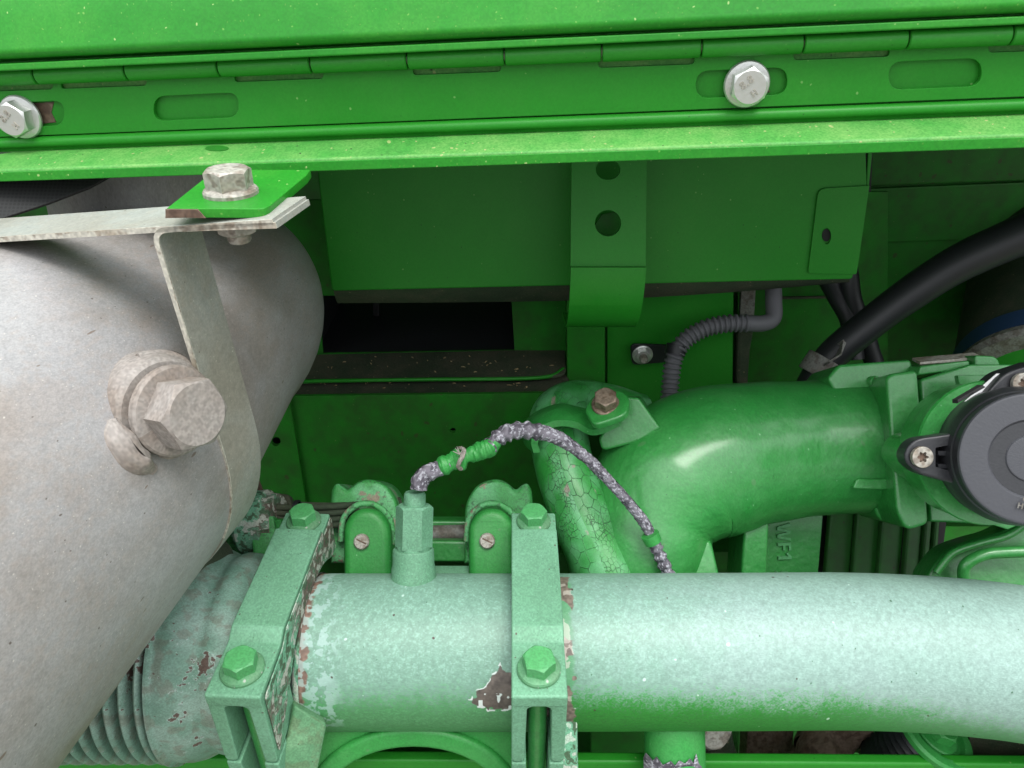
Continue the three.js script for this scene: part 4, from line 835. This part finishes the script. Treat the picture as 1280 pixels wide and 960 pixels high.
{
  const o = C(517, 687, 0.4965), ax = V(0.03, 1, 0.06).normalize();
  const t = thing('temperature_sensor', 'mint painted hex sensor screwed into the boss on the pipe', 'sensor', o);
  part(t, 'neck', lathe(o, ax, [[-0.001, 0.0001], [-0.001, 0.0108], [0.003, 0.0108], [0.003, 0.0001]], 32, 0.4), M.mint);
  part(t, 'hex_body', toAxis(hexHead(0.0208, 0.027), o.clone().addScaledVector(ax, 0.002), ax, 0.02), M.mint);
  part(t, 'collar', lathe(o.clone().addScaledVector(ax, 0.0285), ax, [[0, 0.0001], [0, 0.0071], [0.0075, 0.0069], [0.009, 0.0058], [0.009, 0.0001]], 32), M.mint);
  const c = thing('sensor_cable', 'crusted grey sensor cable arching from the sensor down to the elbow', 'cable', C(680, 540, 0.5));
  const P = [[524, 612, 0.485], [525, 602, 0.485], [532, 592, 0.486], [546, 587, 0.487], [562, 579, 0.488], [580, 571, 0.489], [598, 565, 0.49], [612, 559, 0.491], [620, 550, 0.492], [634, 541, 0.493], [655, 538, 0.495], [680, 541, 0.497], [704, 551, 0.5], [728, 568, 0.503], [750, 589, 0.507], [772, 613, 0.511], [792, 636, 0.515], [808, 658, 0.518], [820, 684, 0.52], [830, 706, 0.522], [836, 722, 0.522], [838, 740, 0.522]].map((q) => C(...q));
  const lump = (f, k, s) => (q, a, l) => 1 + k * (vn(l * f, a * 1.2, 4096, s) - 0.5) + k * 0.6 * (vn(l * f * 3, a * 2 + 3, 4096, s + 1) - 0.5);
  part(c, 'sheath', sweep(P.slice(0, 5), [0.005, 0.0054, 0.0048], { n: 50, m: 16, mod: lump(220, 0.3, 3) }), M.crust);
  part(c, 'painted_sleeve', sweep(P.slice(3, 9), [0.0035, 0.0062, 0.0052, 0.0075, 0.0042, 0.0056, 0.0064, 0.0058, 0.004], { n: 80, m: 18, mod: lump(340, 0.3, 9) }), M.rollerSmooth, 'green painted stretch of the cable');
  part(c, 'sheath', sweep(P.slice(7), [0.0045, 0.0053, 0.0052, 0.0043, 0.0038, 0.0036, 0.0035, 0.0035, 0.0036, 0.004, 0.0043, 0.004], { n: 420, m: 24, mod: (q, a, l) => (1 + 0.05 * Math.sin(3 * a + l * 1300) + 0.05 * Math.sin(3 * a - l * 1300)) * lump(160, 0.2, 15)(q, a, l) * (1 + (q < 0.2 || q > 0.82 ? 0.13 * Math.sin(l * 950) : 0)) }), M.crust);
  const kn = C(577, 573, 0.485), tie = [];
  for (let i = 0; i <= 16; i++) { const a = i / 16 * 6.2832; tie.push(kn.clone().add(V(0.0018 * Math.sin(a * 2), 0.0062 * Math.cos(a), 0.0062 * Math.sin(a)))); }
  const tw = part(c, 'twine', sweep(tie, 0.0014, { n: 60, m: 8, mod: lump(600, 0.5, 22) }), M.weld, 'frayed bit of twine');
  part(tw, 'frayed_end', [[-6, 8], [-9, 4], [4, 7], [-4, 10]].map(([dx, dy]) => sweep([C(575, 568, 0.48), C(575 + dx, 568 - dy, 0.478)], [0.0005, 0.0002], { n: 4, m: 6 })), M.weld);
  part(c, 'painted_ferrule', sweep([C(812, 668, 0.516), C(817, 678, 0.517)], [0.0062, 0.0058], { n: 8, m: 14 }), M.rollerSmooth);
}
// saddle clamps over the pipe: a bar with a raised middle, two bolts, two legs in front
const SLOPE0 = V(0, -0.53, 0.848), NRM = V(0, 0.848, 0.53);
function pipeClamp(cx, wdt, label, lo, skew = 0) {
  const SLOPE = SLOPE0.clone().addScaledVector(V(1, 0, 0), skew).normalize(), X = NRM.clone().cross(SLOPE).normalize();
  const o = V(cx, -0.086, -0.52).addScaledVector(X, -wdt / 2);
  const t = thing('pipe_clamp', label, 'pipe clamp', o, 'pipe clamps over the exhaust pipe');
  const prof = [[0, -0.03, 0.002], [0.012, -0.03, 0.006], [0.03, -0.0155, 0.01], [0.055, -0.0128, 0.01], [0.09, -0.0145, 0.02], [0.104, -0.026, 0.004], [0.11, -0.026, 0.003], [0.112, -0.0075, 0.002], [0.1424, -0.0075], [0.1425, 0, 0.0018], [0.1075, 0, 0.0015], [0.1005, 0.0044, 0.002], [0.0206, 0.0042, 0.0016], [0.0196, 0.0004, 0.0008], [0.0006, 0, 0.0016]];
  const g = prism(o, SLOPE, NRM, X.clone().negate(), prof, wdt, 0.0012, 3, 0.5);
  g.translate(X.x * wdt, X.y * wdt, X.z * wdt);
  part(t, 'bar', g, M.mint);
  // front legs with an arched slot between
  const fo = o.clone().addScaledVector(SLOPE, 0.1418), lw = wdt * 0.28;
  for (const s of [0, 1]) {
    const x0 = s ? wdt - lw : 0;
    const p = s ? [[0, -0.003], [lw, -0.003], [lw, -0.058, 0.003], [0.001, -0.058, 0.003], [0.0, -0.012]] : [[0, -0.003], [lw, -0.003], [lw, -0.012], [lw - 0.001, -0.058, 0.003], [0, -0.058, 0.003]];
    part(t, 'leg', prism(fo.clone().addScaledVector(X, x0).addScaledVector(SLOPE, -0.034), X, NRM, SLOPE, p, 0.034, 0.001, 3), M.mint);
  }
  part(t, 'bridge', prism(fo.clone().addScaledVector(X, lw).addScaledVector(SLOPE, -0.03), X, NRM, SLOPE, [[-0.001, -0.001], [wdt - 2 * lw + 0.001, -0.001], [wdt - 2 * lw + 0.001, -0.017], [wdt - 2 * lw - 0.0004, -0.0095, 0.006], [0.0004, -0.0095, 0.006], [-0.001, -0.017]], 0.0298, 0.0006, 3), M.mint);
  part(t, 'inner_bolt', lathe(fo.clone().addScaledVector(X, wdt / 2).addScaledVector(SLOPE, -0.016).addScaledVector(NRM, -0.012), NRM.clone().negate(), [[0, 0.0052], [0.08, 0.0052]], 24), M.cast, 'bolt shank seen through the slot');
  for (const s of [0, 1]) part(t, 'lower_jaw', prism(fo.clone().addScaledVector(X, s ? wdt - lw : 0).addScaledVector(SLOPE, -0.03).addScaledVector(NRM, -0.0595), X, NRM, SLOPE, [[0, 0, 0.001], [lw, 0, 0.001], [lw, -0.05], [0, -0.05]], 0.03, 0.001, 3), M.mint);
  for (const [s, n] of [[0.0102, 'back'], [0.126, 'front']])
    bolt(t, o.clone().addScaledVector(SLOPE, s).addScaledVector(X, wdt / 2).addScaledVector(NRM, s < 0.05 ? 0.0002 : 0), NRM, { af: s < 0.05 ? 0.0152 : 0.0158, fr: s < 0.05 ? 0.0114 : 0.0118, h: 0.0078, fh: 0.0026, mat: M.boltPaint, washer: M.scuffed, spin: s * 6 + cx });
  return t;
}
const clampL = pipeClamp(-0.137, 0.0298, 'mint pipe clamp next to the bellows, its right cheek rust speckled', 0, -0.055);
{
  // peeling right cheek of the left clamp, a thin skin of flaking paint standing off the bar
  const SLOPE = SLOPE0.clone().addScaledVector(V(1, 0, 0), -0.055).normalize(), X = NRM.clone().cross(SLOPE).normalize(), o = V(-0.137, -0.086, -0.52).addScaledVector(X, 0.0149 + 0.0004);
  part(clampL, 'cheek', prism(o, SLOPE, NRM, X, [[0.002, -0.0285, 0.002], [0.012, -0.0285, 0.006], [0.03, -0.0165, 0.01], [0.055, -0.0135, 0.01], [0.09, -0.0155, 0.02], [0.104, -0.0275, 0.006], [0.139, -0.052, 0.003], [0.139, -0.004, 0.004], [0.108, -0.003, 0.004], [0.1, 0.002, 0.005], [0.0212, 0.002], [0.0196, -0.0016], [0.002, -0.0016, 0.002]], 0.0007, 0.0002, 1), M.peel, 'rust speckled cheek with flaking paint');
}
pipeClamp(0.0143, 0.0292, 'mint pipe clamp over the middle of the pipe, below the cracked hose', 0);

// ---------------------------------------------------------------- bellows behind the left clamp
{
  const o = V(-0.148, -0.172, -0.5), nx = V(-1, 0, 0);
  const t = thing('exhaust_bellows', 'corrugated exhaust bellows with a worn flaking end collar', 'bellows', o);
  part(t, 'collar', lathe(o, nx, [[-0.004, 0.0465], [0.004, 0.0488], [0.009, 0.053], [0.014, 0.0585], [0.019, 0.0612], [0.025, 0.0618], [0.029, 0.0608], [0.0312, 0.0598], [0.034, 0.0608], [0.04, 0.0638], [0.047, 0.0655], [0.052, 0.0656], [0.055, 0.0652], [0.0562, 0.0662], [0.0572, 0.068], [0.0586, 0.068], [0.0592, 0.066], [0.0592, 0.05]], 120, 1.0), M.bellows, 'rusty flaking end collar');
  for (let i = 0; i < 11; i++) {
    const s = 0.0625 + i * 0.0088;
    part(t, 'convolution', lathe(o, nx, [[s - 0.0038, 0.05], [s - 0.0014, 0.0525], [s - 0.001, 0.0635], [s, 0.0662], [s + 0.0012, 0.0668], [s + 0.0024, 0.066], [s + 0.003, 0.063], [s + 0.0034, 0.0525], [s + 0.0052, 0.05]], 110, 0.9), M.bellows);
  }
}

// ---------------------------------------------------------------- roller caps behind the pipe
function rollerCap(dx, mirror, label, screwY, sx = 0) {
  const x = (v) => dx + mirror * v, t = thing('roller_cap', label, 'cap', C(dx, 660, 0.55), 'flaking caps behind the pipe');
  const fix = (pts) => (mirror > 0 ? pts : pts.reverse()).map(([a, b, r]) => [x(a), b, r]);
  part(t, 'hood', sheet(Zf(dx, 650, 0.558, 0, 0.15), fix([[-43, 705], [-44, 640], [-42, 612, 0.004], [-36, 603, 0.004], [-28, 607, 0.003], [-22, 613, 0.004], [-10, 602, 0.01], [4, 598, 0.012], [26, 604, 0.014], [42, 628, 0.016], [43, 705]]), 0.055, { bevel: 0.0045, seg: 6 }), M.roller);
  const y = (v) => dx + sx + v;
  part(t, 'tongue', sheet(Zf(dx, 680, 0.535, 0, 0.1), [[y(-29), 760], [y(-30), 655, 0.012], [y(-14), 636, 0.014], [y(12), 636, 0.014], [y(29), 656, 0.012], [y(32), 760]], 0.03, { bevel: 0.0055, seg: 6 }), M.rollerSmooth);
  part(t, 'rim', sweep([C(y(-32), 676, 0.549), C(y(-28), 647, 0.548), C(y(-10), 631, 0.547), C(y(10), 631, 0.547), C(y(29), 648, 0.548), C(y(33), 680, 0.549)], 0.0022, { n: 50, m: 12 }), M.roller);
  const p = C(y(-6), screwY, 0.534), ax = V(0, 0.12, 1).normalize();
  const s = part(t, 'screw', lathe(p, ax, [[-0.004, 0.0001], [-0.004, 0.0054], [0.001, 0.0054], [0.002, 0.0046], [0.002, 0.0001]], 28, 0.5), M.dirtyMetal);
  part(s, 'slot', prism(p.clone().addScaledVector(ax, 0.0016).add(V(-0.0034, 0.0014, 0)), V(0.9, -0.43, 0), V(0.43, 0.9, 0), V(0, 0, 1), [[0, 0], [0.0076, 0], [0.0076, 0.001], [0, 0.001]], 0.0007, 0.0001), M.rust);
}
rollerCap(455, 1, 'flaking green cap left of the sensor, with slotted screw', 677, 3);
rollerCap(623, -1, 'flaking green cap right of the sensor, beside the middle clamp', 676, -8);
{
  const t = thing('rocker_cover', 'green cover parts seen between the two flaking caps', 'cover', C(565, 680, 0.57));
  part(t, 'top_bar', prism(C(500, 658, 0.6), X, V(0, 1, 0), V(0, 0, 1), [[0, 0], [0.08, 0], [0.08, 0.008, 0.002], [0, 0.008, 0.002]], 0.02, 0.002, 3), M.cast);
  part(t, 'grey_roll', sweep([C(500, 668, 0.578), C(640, 664, 0.578)], 0.006, { n: 4, m: 20 }), M.greyClamp);
  part(t, 'bar', prism(C(500, 698, 0.572), X, V(0, 1, 0), V(0, 0, 1), [[0, 0], [0.08, 0], [0.08, 0.0155, 0.003], [0, 0.0155, 0.003]], 0.012, 0.002, 3), M.cast);
  part(t, 'ledge', prism(C(490, 724, 0.555), X, V(0, 1, 0.2).normalize(), V(0, -0.2, 1).normalize(), [[0, -0.02], [0.09, -0.02], [0.09, 0.011, 0.003], [0, 0.011, 0.003]], 0.02, 0.002, 3), M.mint);
  part(t, 'block', sheet(Zf(560, 760, 0.6), [[330, 690], [740, 690], [740, 1100], [330, 1100]], 0.03, { bevel: 0.004 }), M.dark);
}

// ---------------------------------------------------------------- connector and bits behind the canister
{
  const t = thing('green_side_plate', 'dull green plate between the canister and the brown connector', 'plate', C(290, 670, 0.54));
  part(t, 'plate', sheet(Zf(290, 660, 0.545, 0.1, 0.2), [[225, 700], [300, 624, 0.002], [318, 702, 0.003], [310, 760], [225, 760]], 0.006, { bevel: 0.001 }), M.roller);
  const c = thing('cable_connector', 'grimy brown and green connector block behind the left clamp', 'connector', C(330, 650, 0.53));
  part(c, 'body', lathe(C(304, 656, 0.55), V(1, 0.12, 0.1), [[0, 0.0001], [0, 0.02], [0.004, 0.0235], [0.02, 0.023], [0.0215, 0.0205], [0.027, 0.0195], [0.027, 0.0001]], 28, 0.5), M.peel);
  part(c, 'socket', sheet(Zf(333, 670, 0.528, 0.1, 0.2), [[312, 650, 0.003], [342, 644, 0.003], [348, 690, 0.004], [316, 697, 0.004]], 0.02, { bevel: 0.002 }), M.roller);
  part(c, 'key', prism(C(344, 655, 0.54), X, V(0, 1, 0), V(0, 0, 1), [[0, -0.012], [0.006, -0.012], [0.006, 0.004], [0, 0.004]], 0.006, 0.001), M.rollerSmooth);
  for (const [a, b] of [[634, 636], [641, 644], [648, 652], [655, 659]]) part(c, 'wire', sweep([C(346, a, 0.545), C(372, b - 1, 0.546), C(420, b - 3, 0.55), C(470, b - 8, 0.57)], 0.0023, { n: 20, m: 10 }), M.grime);
  part(c, 'loom', sweep([C(370, 636, 0.556), C(420, 637, 0.558), C(500, 630, 0.58)], 0.0052, { n: 20, m: 14 }), M.grime);
  part(c, 'tie', lathe(C(369, 640, 0.545), V(1, 0.05, 0), [[0, 0.007], [0, 0.0084], [0.003, 0.0084], [0.003, 0.007]], 24), M.rubber);
  const g = thing('brown_gusset', 'rusty brown gusset rising behind the connector', 'gusset', C(315, 610, 0.56));
  part(g, 'plate', sheet(Zf(315, 610, 0.565, 0.2, 0.2), [[300, 640], [319, 588, 0.001], [331, 618], [334, 650]], 0.004), M.rust);
  part(g, 'bracket', sheet(Zf(345, 620, 0.58, 0, 0.3), [[318, 612, 0.004], [362, 618, 0.003], [368, 650], [318, 650]], 0.01, { bevel: 0.002 }), M.grime);
  const s = thing('grey_stub', 'grey steel stub between the canister and the bellows collar', 'stub', C(250, 700, 0.5));
  part(s, 'stub', sweep([C(215, 742, 0.47), C(246, 712, 0.49), C(268, 694, 0.51)], [0.018, 0.0165, 0.014], { n: 24, m: 24 }), M.grime);
  const b = thing('dark_bracket', 'brown bracket in the gap left of the left clamp', 'bracket', C(330, 700, 0.53));
  part(b, 'plate', sheet(Zf(325, 700, 0.56, 0.1, 0.3), [[312, 690], [360, 668], [352, 716], [318, 720]], 0.008, { bevel: 0.001 }), M.rust);
}

// ---------------------------------------------------------------- below the pipe
{
  const Bp = { p: C(640, 950, 0.512), n: OUT };
  const t = thing('cross_beam', 'green beam edge along the bottom behind the clamps', 'beam', Bp.p);
  part(t, 'beam', sheet(Bp, [[-80, 948], [300, 950], [1000, 954], [1380, 957], [1380, 1080], [-80, 1080]], 0.008, { bevel: 0.002, seg: 4 }), M.green);
  const A = { p: C(520, 930, 0.482), n: V(0, -0.2, 0.98).normalize() };
  const s = thing('support_saddle', 'green cast saddle with an arch under the pipe', 'saddle', A.p);
  const arch = []; for (let i = 0; i <= 20; i++) { const an = Math.PI * (0.02 + 0.96 * i / 20); arch.push([517 + Math.cos(an) * 112, 1005 - Math.sin(an) * 71]); }
  part(s, 'plate', sheet(A, [[395, 895], [642, 895], [642, 1010], [629, 1005], ...arch, [405, 1005], [395, 1010]], 0.02, { bevel: 0.002, seg: 3 }), M.rollerSmooth);
  const A3 = { p: A.p.clone().addScaledVector(A.n, 0.004), n: A.n }, arc = (rx, ry, cy) => Array.from({ length: 21 }, (_, i) => { const an = Math.PI * (0.02 + 0.96 * i / 20); return [517 + Math.cos(an) * rx, cy - Math.sin(an) * ry]; });
  part(s, 'arch_rib', sheet(A3, [...arc(136, 95, 1007), ...arc(110, 69, 1005).reverse()], 0.02, { bevel: 0.003, seg: 4 }), M.rollerSmooth);
  const f = thing('clamp_foot', 'dirty pale green angled foot right of the left clamp', 'bracket', C(420, 925, 0.45));
  part(f, 'plate', sheet(Zf(420, 925, 0.452, 0.35, 0.02), [[368, 882, 0.002], [409, 906, 0.002], [392, 990], [342, 990]], 0.012, { bevel: 0.002, seg: 3 }), M.footPaint);
  const f2 = thing('side_lug', 'narrow mint lug right of the middle clamp', 'lug', C(712, 935, 0.47));
  part(f2, 'plate', sheet(Zf(712, 935, 0.462), [[690, 895], [722, 895], [722, 912, 0.002], [724, 1000], [690, 1000]], 0.02, { bevel: 0.002, seg: 3 }), M.peel);
  const v = thing('drain_pipe', 'green upright pipe under the exhaust pipe with torn white tape', 'pipe', C(842, 935, 0.49));
  part(v, 'tube', lathe(C(846, 1100, 0.5), V(-0.02, 1, 0.02), [[0, 0.0196], [0.125, 0.0192]], 40), M.rollerSmooth);
  const tape = [[809, 960], [811, 951], [818, 956], [822, 949], [829, 957], [838, 950], [843, 955], [848, 948], [855, 952], [862, 946], [866, 953], [870, 941], [874, 955], [878, 960], [878, 1010], [809, 1010]];
  const tp = sheet(Zf(842, 950, 0.48), tape, 0.0008), pp = tp.attributes.position, ct = C(844, 955, 0.5);
  for (let i = 0; i < pp.count; i++) { const dx = pp.getX(i) - ct.x; pp.setZ(i, ct.z + Math.sqrt(Math.max(0.0226 ** 2 - dx * dx, 1e-6)) + (pp.getZ(i) + 0.48) * 0.5); }
  tp.computeVertexNormals();
  part(v, 'tape', tp, M.crust, 'torn white tape');
  const bl = thing('flange_bolt', 'small dusty bolt under the pipe, right of the upright pipe', 'bolt', C(890, 915, 0.53));
  bolt(bl, C(888, 912, 0.535), V(0.1, -0.1, 1), { name: 'head', af: 0.018, fr: 0.015, h: 0.008, mat: M.dirtyMetal });
  part(bl, 'bracket', sheet(Zf(890, 940, 0.545), [[868, 890], [912, 890], [918, 930], [935, 985], [868, 985]], 0.01, { bevel: 0.002 }), M.grime);
  const dm = thing('mount_boot', 'dark ribbed rubber boot with a green capped bolt under the pipe', 'rubber boot', C(1150, 925, 0.53));
  const ax = V(0.35, 0.75, 0.55).normalize(), o = C(1168, 918, 0.535), rib = [];
  for (let i = 0; i < 9; i++) { rib.push([-0.05 + i * 0.0052, 0.0215], [-0.05 + i * 0.0052 + 0.0026, 0.0245]); }
  part(dm, 'boot', lathe(o, ax, [[-0.055, 0.0001], [-0.055, 0.02], ...rib, [-0.002, 0.022], [-0.002, 0.0001]], 40, 0.5), M.rubber);
  part(dm, 'cap', lathe(o, ax, [[-0.002, 0.0001], [-0.002, 0.026], [0.002, 0.027], [0.004, 0.0255], [0.004, 0.02], [0.001, 0.018], [0.001, 0.0001]], 48, 0.5), M.rollerSmooth);
  bolt(dm, o.clone().addScaledVector(ax, 0.001), ax, { af: 0.019, fr: 0.0155, h: 0.008, mat: M.rollerSmooth });
  const lg = thing('round_lug', 'pale green round lug right below the rubber boot', 'lug', C(1185, 945, 0.51));
  part(lg, 'plate', sheet(Zf(1185, 945, 0.55), [[1155, 990], [1162, 952, 0.004], [1178, 930, 0.006], [1200, 934, 0.006], [1219, 956, 0.006], [1222, 990]], 0.012, { bevel: 0.002, seg: 3 }), M.roller);
  const up = thing('green_upright', 'dark green upright bar left of the rubber boot', 'bar', C(1110, 930, 0.56));
  part(up, 'bar', sheet(Zf(1110, 930, 0.56), [[1098, 880], [1134, 880], [1118, 912, 0.003], [1116, 1000], [1094, 1000]], 0.02, { bevel: 0.003, seg: 3 }), M.cast);
  const wl = thing('white_label', 'edge of a white label just above the beam', 'label', C(1048, 952, 0.478));
  part(wl, 'label', sheet({ p: C(1048, 952, 0.522), n: OUT }, [[1021, 948, 0.002], [1076, 948.5, 0.002], [1082, 990], [1018, 990]], 0.0008), M.white);
  const ms = thing('engine_clutter', 'dark grimy engine parts in the gap under the pipe', 'engine part', C(1020, 925, 0.58));
  part(ms, 'body', sweep([C(1000, 960, 0.58), C(1030, 930, 0.58), C(1075, 912, 0.585), C(1110, 905, 0.6)], [0.012, 0.02, 0.014, 0.02, 0.012], { n: 60, m: 24, mod: (q, a, l) => 1 + 0.5 * (vn(l * 160, a * 1.6, 4096, 31) - 0.5) }), M.rust);
  part(ms, 'upright', sheet(Zf(930, 930, 0.6), [[935, 880], [995, 880], [990, 1000], [930, 1000]], 0.02, { bevel: 0.003 }), M.rust);
  part(ms, 'upright', sheet(Zf(915, 930, 0.59), [[905, 880], [926, 880], [922, 1000], [912, 1000]], 0.01, { bevel: 0.002 }), M.dark);
  const dr = thing('rubber_hose_below', 'dark thick hose under the right end of the pipe', 'hose', C(1240, 930, 0.57));
  part(dr, 'hose', sweep([C(1190, 905, 0.58), C(1250, 912, 0.575), C(1340, 925, 0.57)], 0.03, { n: 30, m: 30 }), M.grime);
  const dk = thing('engine_block', 'dark green engine block face behind the pipe', 'engine block', C(980, 800, 0.8));
  part(dk, 'face', sheet({ p: C(980, 800, 0.8), n: OUT }, [[740, 690], [1500, 690], [1500, 1150], [740, 1150]], 0.04, { bevel: 0.004 }), M.dark);
}
// a little dry chaff caught on the ledges
{
  const t = thing('chaff', 'bits of dry straw lying on the ledges at the back', 'straw', C(560, 455, 0.73));
  t.userData.kind = 'stuff';
  const g = [], l1 = { p: C(560, 440, 0.756), n: UP }, l2 = { p: C(560, 482, 0.716), n: UP };
  for (let i = 0; i < 46; i++) {
    const low = i % 3 === 0, p = onPlane(400 + rnd() * 290, low ? 478 + rnd() * 8 : 446 + rnd() * 20, low ? l2 : l1).addScaledVector(UP, 0.0005), a = rnd() * 6.28, L = 0.0015 + 0.004 * rnd() * rnd();
    const d = X.clone().multiplyScalar(Math.cos(a)).addScaledVector(OUT, Math.sin(a)).addScaledVector(UP, 0.15 * rnd());
    g.push(sweep([p, p.clone().addScaledVector(d, L * 0.5).addScaledVector(UP, 0.0003), p.clone().addScaledVector(d, L)], [0.0003, 0.0005, 0.0002], { n: 4, m: 5 }));
  }
  part(t, 'straw', g, std({ name: 'dry straw', color: new THREE.Color(0.36, 0.28, 0.14), roughness: 0.9 }));
}
renderer.render(scene, camera);
